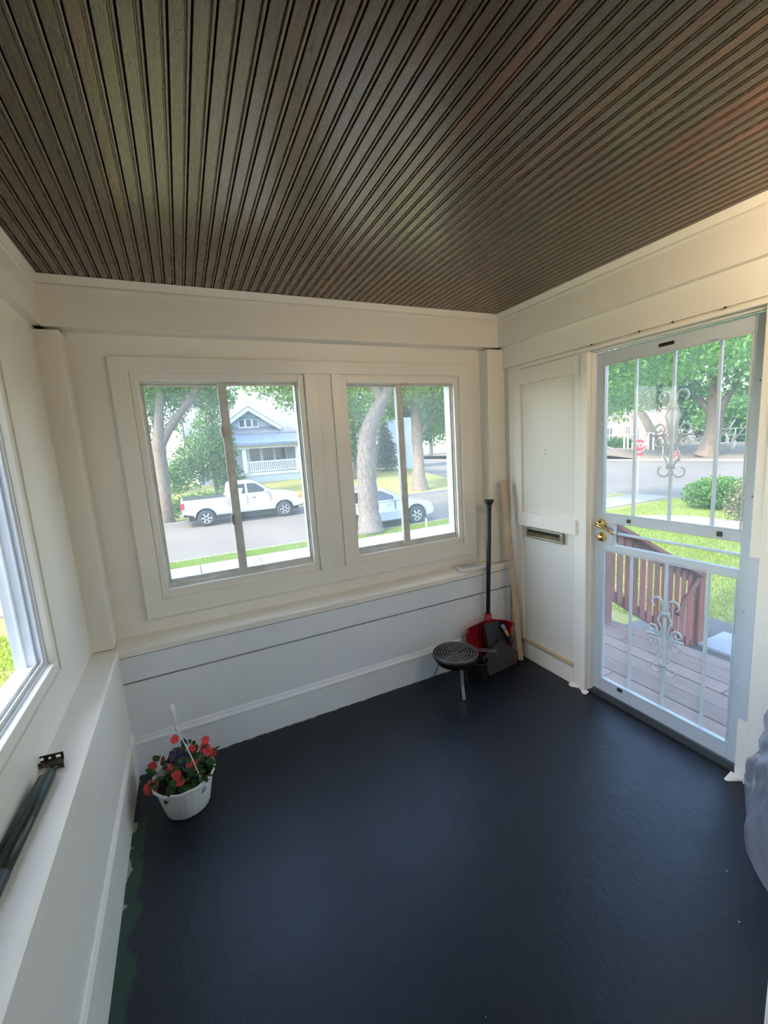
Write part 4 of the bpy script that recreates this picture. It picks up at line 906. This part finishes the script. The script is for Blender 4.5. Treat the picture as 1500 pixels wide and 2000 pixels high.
# bushy small tree and shrubs before the blue house
tree('bushy_tree', 'dense bushy young tree between the forked tree and the pale house', (-.4, 24.5, -1.0),
     [([(-.4, 24.5, -1.05), (-.4, 24.5, .6), (-.2, 24.5, 2.5), (-.2, 24.5, 4.5)], [.12, .10, .08, .03])],
     [(-.3, 24.5, 2.2, 1.35, 1.2, 2.3, 5000), (-1.6, 24.7, 1.3, 1.1, 1.0, 1.5, 2600), (.0, 24.5, 5.0, 1.3, 1.2, 1.2, 1900), (-2.6, 25, .6, .9, .9, 1.1, 1200), (.4, 24.3, .3, .9, .9, 1.1, 1500)], 'leaf', 'bark', .17)
for (c, r, nme, lb) in (((-2.2, 21.2, -.75), (1.3, .7, .55), 2600, 'low leafy hedge at the foot of the forked street tree'), ((-1.0, 22.6, -.6), (1.6, .8, .45), 2600, 'low leafy hedge behind the pickup bed')):
    t = thing('hedge', lb, 'hedge', (c[0], c[1], hgt(c[0], c[1])))
    obj('stem', MB().tube([(c[0], c[1], hgt(c[0], c[1]) - .05), (c[0], c[1], c[2])], [.05, .03], 6), M['bark'], t)
    leaves_mesh('foliage', 'leaf', t, [(c[0], c[1], c[2], *r, nme)], .11)
t = thing('evergreen_shrub', 'dark conical evergreen beside the white house seen past the trunk', 'shrub', (13.3, 29.5, -.45))
obj('stem', MB().tube([(13.3, 29.5, -.5), (13.3, 29.5, 2)], [.08, .03], 6), M['bark'], t)
leaves_mesh('foliage', 'leaf_conifer', t, [(13.3, 29.5, .2, 1.25, 1.1, .8, 3000), (13.3, 29.5, 1.3, 1.05, 1.0, .9, 2600), (13.3, 29.5, 2.3, .75, .7, .9, 1800), (13.25, 29.5, 3.2, .4, .4, .8, 900)], .13)
# background trees behind the houses
bgl = ['tall tree standing behind the left end of the street', 'round tree behind the pale house roof', 'tall tree rising between the two houses', 'broad tree behind the white house', 'shade tree far down the street past the white house']
for i, (x, y, h_, r) in enumerate(((-11, 42, 7, 5.5), (3, 54, 10, 5.5), (15.5, 52, 9, 5.5), (25.5, 46, 6.5, 5.5), (38, 62, 8, 6))):
    tree('background_tree', bgl[i], (x, y, -.5), [([(x, y, -.6), (x + .1, y, 2), (x, y, h_)], [.35, .28, .1])], [(x, y, h_, r, r * .8, r * .75, 5200), (x - r * .4, y, h_ * .55, r * .6, r * .5, r * .45, 1800), (x + r * .5, y, h_ * .6, r * .6, r * .5, r * .5, 1800)], 'leaf', 'bark', .42, group='trees behind the houses')
# trees seen through the door
tree('ash_tree', 'ash tree whose leafy boughs hang across the top of the door glass', (11.0, 9.3, -1.0),
     [([(11.0, 9.3, -1.1), (11.0, 9.2, 1.5), (11.2, 8.9, 3.6), (11.6, 8.0, 5.5), (12, 6.6, 7)], [.30, .25, .22, .16, .06]), ([(11.1, 8.9, 3.0), (12.0, 7.6, 4.1), (13.2, 6.4, 4.6), (14.5, 5.4, 4.6)], [.12, .09, .05, .02])],
     [(12.2, 7.4, 5.4, 3.2, 3.0, 1.5, 6500), (13.2, 6.6, 3.9, 2.2, 2.2, .8, 2800), (11.2, 7.6, 3.6, 1.2, 1.4, .8, 1500), (12.6, 8.2, 2.6, .8, .8, .7, 600), (14.8, 5.2, 4.6, 1.9, 1.6, 1.0, 2300)], 'leaf_ash', 'bark', .20, 2.8)
bt = onz(1381, 888, -1.05); bx0, by0 = bt[0], bt[1]
def btp(px, py, d=0): q = onx(px, py, bx0 + d); return (q[0], q[1], q[2])
tree('shade_tree', 'broad old shade tree beyond the crossing behind the green bush', (bx0, by0, -1.05),
     [([(bx0, by0, -1.15), btp(1388, 865), btp(1394, 835), btp(1397, 800), btp(1392, 760), btp(1390, 700)], [1.05, .72, .62, .60, .45, .2]), ([btp(1396, 815), btp(1412, 790), btp(1432, 757), btp(1452, 722)], [.40, .32, .25, .12]), ([btp(1395, 810), btp(1375, 790), btp(1352, 772), btp(1330, 755)], [.4, .30, .22, .12])],
     [(bx0, by0, 9, 9, 8, 5.2, 13000), (bx0 - 2, by0 + 4, 5.2, 4.5, 4, 2.0, 3500), (bx0 - 1, by0 - 6, 5.5, 4.5, 4.5, 2.4, 3500), (bx0 + 4, by0 - 8, 3.2, 4, 4, 2.2, 2500)], 'leaf', 'bark_tan', .42, 1.8)
lt_ = onz(1281, 884, -1.05); lx = lt_[0]
def ltp(px, py): q = onx(px, py, lx); return (q[0], q[1], q[2])
tree('leaning_tree', 'leaning street tree in front of the brick building', (lx, lt_[1], -1.05),
     [([(lx, lt_[1], -1.15), ltp(1274, 850), ltp(1262, 822), ltp(1246, 798), ltp(1228, 775), ltp(1205, 740)], [.55, .45, .42, .36, .28, .12])],
     [(*ltp(1225, 735), 5.0, 4.6, 2.2, 4200), (*ltp(1280, 770), 2.6, 2.4, 1.2, 1400), (*ltp(1195, 775), 2.2, 2.2, 1.1, 1200), (*ltp(1300, 715), 4.0, 4.0, 2.4, 2600)], 'leaf_dark', 'bark_tan', .38, 1.8)
for i, (px, py, d, r) in enumerate(((1340, 800, 78, 5.6), (1478, 800, 80, 5.6), (1440, 835, 62, 5), (1200, 750, 96, 11))):
    c = onx(px, py, d); g = -.9
    tree('background_tree', ['tall tree far behind the second stop sign', 'dense tree far behind the old shade tree', 'low dark tree at the right edge of the door view', 'tall tree behind the brick building'][i], (c[0], c[1], g), [([(c[0], c[1], g - .1), (c[0], c[1], c[2])], [.4, .2])], [(c[0], c[1], c[2] + 1, r, r, r * .62, 4200), (c[0], c[1], c[2] - r * .3, r * .8, r * .8, r * .35, 1500)], 'leaf', 'bark', .6, group='trees beyond the side street')
# bushes on the corner
def bush(name, label, c, blobs, mat, size, cat='bush'):
    t = thing(name, label, cat, c)
    for k in range(5):
        a = 2 * PI * k / 5; obj('stem', MB().tube([(c[0], c[1], c[2] - .05), (c[0] + .35 * math.cos(a), c[1] + .35 * math.sin(a), c[2] + .5)], [.02, .008], 5), M['bark'], t)
    leaves_mesh('foliage', mat, t, blobs, size, 1.7); return t
bc = onz(1392, 985, -.86); hb = hgt(bc[0], bc[1])
bush('bush', 'rounded green bush on the corner lawn beyond the walk', (bc[0], bc[1], hb), [(bc[0], bc[1], hb + .48, .80, .85, .52, 5200), (bc[0] + .6, bc[1] - 1.1, hb + .52, .9, .9, .55, 5200), (bc[0] + 1.2, bc[1] + .3, hb + .45, .9, .8, .5, 3600)], 'leaf', .085)
bd = onz(1445, 1024, -.80); hb = hgt(bd[0], bd[1])
bush('bush', 'thin brownish dry bush at the right edge of the door glass', (bd[0], bd[1] - .1, hb), [(bd[0], bd[1] - .15, hb + .42, .42, .50, .46, 1700), (bd[0] + .2, bd[1] - .1, hb + .8, .35, .4, .35, 500)], 'leaf_dry', .07)
# ---- vehicles (x forward, origin under the rear left corner)
def arch(c, r, zb, n=10, zc=.36):
    a0 = math.acos(max(-1, min(1, 0))) ; th = math.asin(max(-1, min(1, (zb - zc) / r)))
    return [(c + r * math.cos(a), zc + r * math.sin(a)) for a in np.linspace(th, PI - th, n)]
def loft(poly, hw0, hw1, z0, z1, bulge=0):
    mb = MB(); hw = lambda z: hw0 + (hw1 - hw0) * min(1, max(0, (z - z0) / (z1 - z0)))
    return mb.prism(poly, lambda x, z: (x, -hw(z), z), lambda x, z: (x, hw(z), z))
def sidepane(poly, hw, s, t=.006):
    return MB().prism(poly, lambda x, z: (x, s * (hw(z) - .01), z), lambda x, z: (x, s * (hw(z) + t), z))
def wheel_parts(par, x, y, s, R=.37, W=.24):
    wh = obj('wheel', MB().add(*rot_lathe([(R * .62, -W / 2), (R * .93, -W / 2), (R, -W / 2 + .03), (R, W / 2 - .03), (R * .93, W / 2), (R * .62, W / 2)], x, y, R)), M['tyre'], par, world=False, smooth=True)
    o_ = s * (W / 2 - .03)
    obj('rim', MB().add(*rot_lathe([(0, o_ - s * .04), (R * .64, o_ - s * .05), (R * .66, o_ + s * .02), (R * .60, o_ + s * .01), (R * .58, o_ - s * .04)], x, y, R)), M['galv'], wh, world=False, smooth=False)
    mb = MB()
    for k in range(6):
        a = 2 * PI * k / 6; mb.bar((x, y + o_, R), (x + R * .6 * math.cos(a), y + o_, R + R * .6 * math.sin(a)), .05, .07, up=(-math.sin(a), 0, math.cos(a)))
    obj('hub_disc', MB().add(*rot_lathe([(0, o_ - s * .035), (R * .57, o_ - s * .035)], x, y, R)), M['underbody'], wh, world=False)
    obj('spokes', mb, M['alloy'], wh, world=False)
def rot_lathe(prof, x, y, z, n=28):
    v = []; f_ = []
    for (r, w) in prof:
        for k in range(n): a = 2 * PI * k / n; v.append((x + r * math.cos(a), y + w, z + r * math.sin(a)))
    for i in range(len(prof) - 1):
        for k in range(n): a, b = i * n + k, i * n + (k + 1) % n; f_.append((a, b, b + n, a + n))
    return v, f_
def pickup(loc):
    t = thing('pickup_truck', 'white crew cab pickup truck parked across the street', 'truck', loc)
    rw, fw = 1.0, 4.47; R = .37
    poly = [(.10, .62), (.06, .70), (.06, 1.17), (.12, 1.21), (1.98, 1.21), (2.02, 1.26), (4.12, 1.20), (4.6, 1.16), (5.12, 1.08), (5.32, .98), (5.40, .86), (5.40, .58), (5.30, .50), (5.02, .46)] + arch(fw, .47, .46) + [(3.9, .44), (1.6, .46)] + arch(rw, .47, .46) + [(.50, .52)]
    obj('body', loft(poly, .98, .93, .7, 1.25), M['carpaint'], t, world=False, bevel=.03)
    cab = [(1.98, 1.20), (2.03, 1.30), (2.10, 1.74), (2.22, 1.81), (3.05, 1.83), (3.30, 1.78), (4.08, 1.22), (4.0, 1.18)]
    hw = lambda z: .93 + (.74 - .93) * min(1, max(0, (z - 1.25) / .58))
    obj('cab', loft(cab, .93, .74, 1.25, 1.83), M['carpaint'], t, world=False, bevel=.03)
    for s in (-1, 1):
        for q in ([(2.20, 1.29), (2.24, 1.66), (2.30, 1.71), (2.78, 1.73), (2.78, 1.29)], [(2.87, 1.29), (2.87, 1.73), (3.18, 1.72), (3.28, 1.69), (3.78, 1.30)]): obj('side_window', sidepane(q, hw, s), M['carglass'], t, world=False)
        obj('mirror', MB().box(3.62, 3.74, s * .93, s * 1.12, 1.26, 1.44), M['carpaint'], t, world=False, bevel=.02)
        for x in (2.25, 3.02): obj('door_handle', MB().box(x, x + .18, s * .965, s * .99, 1.05, 1.09), M['underbody'], t, world=False, bevel=.006)
        for x in (2.0, 2.82, 3.86): obj('door_seam', MB().box(x - .006, x + .006, s * .955, s * .981, .52, 1.20), M['underbody'], t, world=False)
        obj('tail_lamp', MB().box(.035, .17, s * .80, s * .985, .84, 1.12), M['taillight'], t, world=False, bevel=.02)
        obj('headlamp', MB().box(5.14, 5.40, s * .70, s * .975, .80, 1.02), M['orange'] if s < 0 else M['chrome'], t, world=False, bevel=.03)
        obj('fender_flare', MB().tube([(fw + .475 * math.cos(a), s * .975, .36 + .475 * math.sin(a)) for a in np.linspace(.2, PI - .2, 12)], .025, 6), M['carpaint'], t, world=False)
        obj('fender_flare', MB().tube([(rw + .475 * math.cos(a), s * .975, .36 + .475 * math.sin(a)) for a in np.linspace(.2, PI - .2, 12)], .025, 6), M['carpaint'], t, world=False)
        for x in (rw, fw): wheel_parts(t, x, s * .86, s, R)
    obj('rear_bumper', MB().box(-.06, .12, -.93, .93, .46, .62), M['chrome'], t, world=False, bevel=.02)
    obj('front_bumper', MB().box(5.28, 5.48, -.95, .95, .42, .62), M['chrome'], t, world=False, bevel=.03)
    obj('windscreen', MB().add([(3.36, -.70, 1.77), (3.36, .70, 1.77), (4.07, .86, 1.26), (4.07, -.86, 1.26)], [(0, 1, 2, 3)]), M['carglass'], t, world=False)
    obj('bed_liner', MB().box(.14, 1.94, -.86, .86, 1.205, 1.216), M['underbody'], t, world=False)
    obj('underbody', MB().box(.3, 5.2, -.75, .75, .28, .55), M['underbody'], t, world=False)
    obj('fuel_flap', MB().box(1.62, 1.80, -.972, -.968, .92, 1.08), M['carpaint'], t, world=False); return t
pickup((-2.40, 18.62, -1.40))
def hatch(loc):
    t = thing('car', 'white car parked at the kerb half hidden by the thick tree trunk', 'car', loc)
    rw, fw, R = .80, 3.50, .35
    poly = [(.06, .55), (.02, .80), (.10, 1.00), (.4, 1.03), (3.05, 1.00), (3.6, .93), (4.05, .82), (4.22, .68), (4.26, .50), (4.20, .34), (3.98, .30)] + arch(fw, .43, .30, zc=.34) + [(2.8, .28), (1.4, .28)] + arch(rw, .43, .30, zc=.34) + [(.2, .36)]
    obj('body', loft(poly, .91, .80, .6, 1.05), M['carpaint'], t, world=False, bevel=.04)
    cab = [(.12, .98), (.25, 1.22), (.62, 1.46), (1.2, 1.55), (1.9, 1.54), (2.3, 1.46), (3.10, 1.02), (3.05, .96)]
    hw = lambda z: .84 + (.60 - .84) * min(1, max(0, (z - 1.0) / .55))
    obj('cabin', loft(cab, .84, .60, 1.0, 1.55), M['carpaint'], t, world=False, bevel=.04)
    for s in (-1, 1):
        for q in ([(.55, 1.06), (.72, 1.30), (1.0, 1.41), (1.45, 1.44), (1.45, 1.06)], [(1.53, 1.06), (1.53, 1.44), (1.9, 1.43), (2.2, 1.38), (2.82, 1.06)]): obj('side_window', sidepane(q, hw, s), M['carglass'], t, world=False)
        obj('mirror', MB().box(2.55, 2.70, s * .84, s * 1.0, 1.02, 1.16), M['carpaint'], t, world=False, bevel=.03)
        obj('headlamp', MB().box(3.88, 4.20, s * .55, s * .83, .62, .78), M['chrome'], t, world=False, bevel=.03)
        obj('tail_lamp', MB().box(.0, .16, s * .60, s * .84, .82, 1.0), M['taillight'], t, world=False, bevel=.03)
        obj('sill_trim', MB().box(1.30, 3.02, s * .86, s * .90, .26, .36), M['underbody'], t, world=False, bevel=.01)
        for x in (1.48, 2.62): obj('door_seam', MB().box(x - .006, x + .006, s * .86, s * .912, .40, .98), M['underbody'], t, world=False)
        for x in (1.2, 2.3): obj('door_handle', MB().box(x, x + .16, s * .875, s * .90, .86, .90), M['carpaint'], t, world=False, bevel=.006)
        for x in (rw, fw): wheel_parts(t, x, s * .80, s, R, .21)
    obj('windscreen', MB().add([(2.36, -.56, 1.45), (2.36, .56, 1.45), (3.08, .74, 1.05), (3.08, -.74, 1.05)], [(0, 1, 2, 3)]), M['carglass'], t, world=False)
    obj('roof_rail', MB().tube([(.8, -.58, 1.53), (1.5, -.60, 1.57), (2.2, -.58, 1.50)], .015, 6).tube([(.8, .58, 1.53), (1.5, .60, 1.57), (2.2, .58, 1.50)], .015, 6), M['chrome'], t, world=False)
    obj('underbody', MB().box(.3, 4.0, -.7, .7, .20, .45), M['underbody'], t, world=False); return t
hatch((2.20, 12.25, -1.40))
# red vehicle tail beyond the forked tree
rc = ony(322, 950, 23.5)
t = thing('vehicle', 'small red vehicle half hidden behind the forked street tree', 'car', (rc[0] - 1.2, rc[1], hgt(rc[0], rc[1]) + .0))
obj('body', loft([(-1.6, .3), (-1.6, .75), (-1.2, .85), (1.0, .85), (1.35, .72), (1.4, .3)], .8, .72, .4, .9), M['signred'], t, world=False, bevel=.06)
obj('cabin', loft([(-1.2, .82), (-.9, 1.22), (.2, 1.25), (.8, .83)], .70, .55, .8, 1.25), M['carglass'], t, world=False, bevel=.04)
for x in (-.95, .9):
    for s in (-1, 1): wheel_parts(t, x, s * .68, s, .29, .18)
# ---- stop signs
def stop_sign(label, base, zc, R, face, lx_=0):
    t = thing('stop_sign', label, 'sign', base)
    f = Vector(face); f.z = 0; f.normalize(); sx = Vector((-f.y, f.x, 0)); bz = base[2]
    obj('post', MB().bar((base[0], base[1], bz - .05), (base[0], base[1], zc + R * .8), .045, .03, up=f), M['galv'], t)
    c = Vector((base[0], base[1], zc)) + f * .03
    oc = lambda r: [(r * math.cos(PI / 8 + k * PI / 4), r * math.sin(PI / 8 + k * PI / 4)) for k in range(8)]
    pl_ = obj('plate', MB().prism(oc(R), lambda a, b: c + sx * a + Vector((0, 0, b)), lambda a, b: c + sx * a + Vector((0, 0, b)) + f * .004), M['signwhite'], t)
    obj('red_face', MB().prism(oc(R * .93), lambda a, b: c + sx * a + Vector((0, 0, b)) + f * .0045, lambda a, b: c + sx * a + Vector((0, 0, b)) + f * .006), M['signred'], pl_)
    cu = bpy.data.curves.new('stop_word', 'FONT'); cu.body = 'STOP'; cu.size = R * .82; cu.align_x = 'CENTER'; cu.align_y = 'CENTER'; cu.extrude = .001; cu.offset = R * .018; cu.space_character = 1.05
    tmp = bpy.data.objects.new('tmp', cu); col.objects.link(tmp); dg = bpy.context.evaluated_depsgraph_get(); me = bpy.data.meshes.new_from_object(tmp.evaluated_get(dg)); bpy.data.objects.remove(tmp)
    mt = Matrix.Translation(c + f * .0075) @ Matrix(((sx.x, 0, f.x, 0), (sx.y, 0, f.y, 0), (0, 1, 0, 0), (0, 0, 0, 1))) @ Matrix.Diagonal((.82, 1.15, 1, 1))
    me.transform(Matrix.Translation(-Vector(base)) @ mt); link('lettering', me, M['signwhite'], pl_)
    obj('lower_plate', MB().prism([(-R * .55, -R * 1.45), (R * .55, -R * 1.45), (R * .55, -R * 1.12), (-R * .55, -R * 1.12)], lambda a, b: c + sx * a + Vector((0, 0, b)), lambda a, b: c + sx * a + Vector((0, 0, b)) + f * .004), M['signred'], t)
    return t
sb = onx(1245, 964, 16.7); stop_sign('nearer red stop sign on a thin post at the corner', (16.7, sb[1], hgt(16.0, sb[1]) - .02), onx(1245, 870, 16.7)[2], .315, (-.80, -.60, 0))
s2 = onx(1296, 847, 36); stop_sign('farther red stop sign across the side street', (38.2, onx(1296, 847, 38.2)[1], -1.28), onx(1296, 847, 38.2)[2], .38, (-.90, -.43, 0))
# ---- hydrant
hy = onz(1322, 897, -1.25)
t = thing('fire_hydrant', 'faded red fire hydrant on the far kerb', 'hydrant', (hy[0], hy[1], -1.27))
obj('barrel', MB().lathe([(.22, 0), (.22, .06), (.14, .08), (.14, .60), (.19, .62), (.19, .68), (.15, .74), (.10, .84), (.04, .88), (0, .90)], 14, (hy[0], hy[1], -1.27)), M['hydrant'], t, smooth=True)
obj('outlet', MB().tube([(hy[0] - .02, hy[1] - .26, -.80), (hy[0] - .02, hy[1] + .26, -.80)], .08, 10), M['hydrant'], t); obj('outlet', MB().tube([(hy[0], hy[1], -.80), (hy[0] - .25, hy[1], -.80)], .10, 10), M['hydrant'], t)
# ---- pale stumps of pruned trees
for i, (px, py0, py1, w) in enumerate(((1368, 880, 847, .16), (1404, 876, 845, .13), (1418, 873, 838, .16), (1432, 880, 846, .12))):
    b = onz(px, py0, -1.05); tp_ = onx(px + (4 if i % 2 else -3), py1, b[0]); m_ = onx(px + (-2 if i % 2 else 3), (py0 + py1) / 2, b[0])
    t = thing('pruned_trunk', ['pale bare trunk with a rusty crown left of the shade tree', 'thin pale bare trunk right of the shade tree', 'taller pale bare trunk with a rusty limb', 'pale forked bare trunk nearest the wire fence'][i], 'tree trunk', (b[0], b[1], -1.05), group='pruned trunks')
    obj('trunk', MB().tube([(b[0], b[1], -1.1), tuple(m_), tuple(tp_)], [w * 1.5, w, w * .8], 8), M['bark_pale'], t, smooth=True)
    obj('limb', MB().tube([tuple(m_), (tp_[0], tp_[1] - .6, tp_[2] + .3), (tp_[0], tp_[1] - 1.0, tp_[2] + 1.0)], [w * .7, w * .6, w * .3], 7), M['bark_pale'], t, smooth=True)
    if i in (0, 2): leaves_mesh('foliage', 'leaf_dry', t, [(tp_[0], tp_[1], tp_[2] + .1, .6, .7, .25, 160)], .3)
# ---- fences across the side street
fx = 44.0
fn = thing('wire_fence', 'white framed wire fence and gate before the brick building', 'fence', (fx, 30, -1.0))
for py_ in (1178, 1219, 1226, 1258, 1266, 1276):
    p = onx(py_, 880, fx); obj('post', MB().box(fx - .06, fx + .06, p[1] - .07, p[1] + .07, -1.05, 1.15), M['chain'], fn)
ya_, yb_ = onx(1178, 880, fx)[1], onx(1276, 880, fx)[1]
obj('rail', MB().box(fx - .03, fx + .03, yb_, ya_, 1.05, 1.13), M['chain'], fn); obj('rail', MB().box(fx - .03, fx + .03, yb_, ya_, -.9, -.83), M['chain'], fn)
q0, q1 = onx(1180, 872, fx), onx(1217, 893, fx); obj('brace', MB().bar((fx, q0[1], -.1), (fx, q1[1], -.9), .06, .07), M['chain'], fn)
t = thing('hedge', 'clipped green hedge behind the white framed wire fence', 'hedge', (fx + 1.5, 31.2, -1.0))
obj('stem', MB().tube([(fx + 1.5, 31.2, -1.05), (fx + 1.5, 31.2, 0)], [.1, .05], 6), M['bark'], t)
leaves_mesh('foliage', 'leaf', t, [(fx + 1.5, 32.2, -.1, .6, 1.6, 1.0, 1600), (fx + 1.5, 30.8, -.1, .6, 1.2, 1.0, 1200)], .25)
fn = thing('wire_fence', 'long pale wire fence behind the pruned trunks', 'fence', (52, 20, -.95))
for k in range(7):
    y_ = 14 + 2.2 * k; obj('post', MB().tube([(52, y_, -1.0), (52, y_, 1.0)], .05, 6), M['chain'], fn)
for z_ in (1.0, .3, -.5): obj('wire', MB().tube([(52, 13.5, z_), (52, 28, z_)], .03, 5), M['chain'], fn)
# ---- brick apartment building
bxx = 60.0
bb_ = thing('brick_building', 'pink brick apartment building beyond the crossing', 'building', (bxx, 44, -.9))
y0_, y1_ = onx(1300, 850, bxx)[1], onx(1100, 850, bxx)[1]
obj('wall', MB().box(bxx, bxx + 3, y0_, y1_, -1.1, 7.5), M['brick'], bb_)
obj('parapet', MB().box(bxx - .15, bxx + 3, y0_ - .1, y1_, 7.5, 7.8), M['concrete'], bb_)
for (pa_, pb_, pt, pbm) in ((1184, 1197, 835, 862), (1222, 1231, 832, 860), (1240, 1249, 832, 860), (1268, 1280, 828, 856), (1150, 1165, 838, 864), (1184, 1197, 790, 815), (1222, 1231, 788, 813), (1240, 1249, 786, 812), (1268, 1280, 784, 808)):
    a, b = onx(pa_, pt, bxx - .05), onx(pb_, pbm, bxx - .05)
    w = obj('window', MB().box(bxx - .06, bxx + .05, a[1], b[1], b[2], a[2]), M['housetrim'], bb_)
    m_ = (a[1] + b[1]) / 2; g_ = .12
    for (u, v_) in ((b[1] + g_, m_ - .06), (m_ + .06, a[1] - g_)): obj('glass', MB().box(bxx - .075, bxx - .05, u, v_, b[2] + g_, a[2] - g_), M['housewin'], w)
# ---- pale house with porch across the street
hs = thing('house', 'pale clapboard house with blue porch roof and gabled dormer', 'house', (4, 34, -.4))
hy0 = 32.0
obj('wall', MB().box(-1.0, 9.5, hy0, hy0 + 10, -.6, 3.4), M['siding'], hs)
obj('gable_roof', MB().prism([(hy0 - .6, 3.0), (hy0 + 5, 7.8), (hy0 + 10.6, 3.0), (hy0 + 10.6, 3.2), (hy0 + 5, 8.05), (hy0 - .6, 3.22)], lambda y, z: (-1.6, y, z), lambda y, z: (10.1, y, z)), M['shingle'], hs)
# dormer
da = ony(482, 797, hy0); ax_ = da[0]; az_ = da[2]; hwid = 1.9
obj('dormer_wall', MB().prism([(ax_ - hwid, 3.1), (ax_ + hwid, 3.1), (ax_ + hwid, az_ - 1.25), (ax_, az_ - .1), (ax_ - hwid, az_ - 1.25)], lambda x, z: (x, hy0, z), lambda x, z: (x, hy0 + 4.5, z)), M['siding'], hs)
for s in (-1, 1):
    obj('dormer_roof', MB().prism([(ax_, az_ + .12), (ax_ + s * (hwid + .45), az_ - 1.45), (ax_ + s * (hwid + .45), az_ - 1.62), (ax_, az_ - .06)], lambda x, z: (x, hy0 - .5, z), lambda x, z: (x, hy0 + 4.6, z)), M['shingle'], hs)
    obj('barge_board', MB().prism([(ax_, az_ + .02), (ax_ + s * (hwid + .42), az_ - 1.50), (ax_ + s * (hwid + .42), az_ - 1.80), (ax_, az_ - .26)], lambda x, z: (x, hy0 - .56, z), lambda x, z: (x, hy0 - .50, z)), M['housetrim'], hs)
obj('gable_tie', MB().box(ax_ - .9, ax_ + .9, hy0 - .10, hy0 - .02, az_ - .85, az_ - .68), M['greentrim'], hs)
wa, wb2 = ony(464, 818, hy0), ony(506, 840, hy0)
wd = obj('dormer_window', MB().box(wa[0], wb2[0], hy0 - .09, hy0 + .02, wb2[2], wa[2]), M['housetrim'], hs)
for k in range(3):
    w_ = (wb2[0] - wa[0]) / 3; obj('glass', MB().box(wa[0] + w_ * k + .08, wa[0] + w_ * (k + 1) - .08, hy0 - .11, hy0 - .085, wb2[2] + .3, wa[2] - .1), M['housewin'], wd)
# porch
pf = ony(540, 905, hy0 - 2.6)
obj('porch_floor', MB().box(.9, 9.0, hy0 - 2.6, hy0, .10, .28), M['housetrim'], hs)
obj('porch_skirt', MB().box(1.9, 9.0, hy0 - 2.55, hy0 - 2.4, -.75, .10), M['siding'], hs)
obj('porch_roof', MB().prism([(hy0 - 3.1, 2.25), (hy0 + .1, 3.15), (hy0 + .1, 3.3), (hy0 - 3.1, 2.42)], lambda y, z: (.4, y, z), lambda y, z: (9.5, y, z)), M['shingle_blue'], hs)
obj('porch_beam', MB().box(.8, 9.1, hy0 - 2.75, hy0 - 2.5, 2.02, 2.25), M['housetrim'], hs)
for x in (1.0, 2.05, 5.9, 8.9): obj('porch_column', MB().box(x - .13, x + .13, hy0 - 2.72, hy0 - 2.46, .28, 2.02), M['housetrim'], hs)
obj('porch_rail', MB().box(2.18, 5.77, hy0 - 2.64, hy0 - 2.54, 1.02, 1.12), M['housetrim'], hs); obj('porch_rail', MB().box(2.18, 5.77, hy0 - 2.62, hy0 - 2.56, .36, .42), M['housetrim'], hs)
k = 0
while 2.26 + .15 * k < 5.75: obj('baluster', MB().box(2.26 + .15 * k - .035, 2.26 + .15 * k + .035, hy0 - 2.62, hy0 - 2.56, .42, 1.02), M['housetrim'], hs); k += 1
for i in range(3):
    x = 2.75 + i * 1.0; w = obj('window', MB().box(x - .08, x + .92, hy0 - .08, hy0 + .02, .95, 2.35), M['housetrim'], hs); obj('glass', MB().box(x + .04, x + .80, hy0 - .10, hy0 - .07, 1.05, 2.25), M['housewin'], w)
for i in range(5): obj('porch_step', MB().box(.95, 1.9, hy0 - 2.9 - .28 * i, hy0 - 2.58 - .28 * i, -.75, .13 - .16 * i), M['concrete'], hs)
obj('step_wall', MB().box(.5, .9, hy0 - 4.1, hy0 - 2.6, -.8, .35), M['brick'], hs)
# ---- white house right of it
h2 = thing('house', 'white clapboard house half hidden behind the street trunks', 'house', (16, 34, -.4))
obj('wall', MB().box(14.3, 17.6, 31.5, 40, -.6, 4.0), M['siding'], h2)
obj('gable_roof', MB().prism([(13.8, 3.9), (15.95, 6.4), (18.1, 3.9), (18.1, 4.1), (15.95, 6.65), (13.8, 4.1)], lambda x, z: (x, 31.0, z), lambda x, z: (x, 40.5, z)), M['shingle'], h2)
for px in ((757, 768), (778, 790)):
    a, b = ony(px[0], 858, 31.5), ony(px[1], 886, 31.5); w = obj('window', MB().box(a[0], b[0], 31.42, 31.52, b[2], a[2]), M['housetrim'], h2); obj('glass', MB().box(a[0] + .08, b[0] - .08, 31.40, 31.43, b[2] + .1, a[2] - .1), M['housewin'], w)
# thin white stake by the street and a chain of yard details
s_ = onz(834, 1046, -1.27); st = tag(obj('marker_stake', MB().box(s_[0] - .02, s_[0] + .02, s_[1] - .02, s_[1] + .02, -1.30, -.72), M['chain'], bevel=.004), 'thin white marker stake in the grass strip by the white car', 'stake')
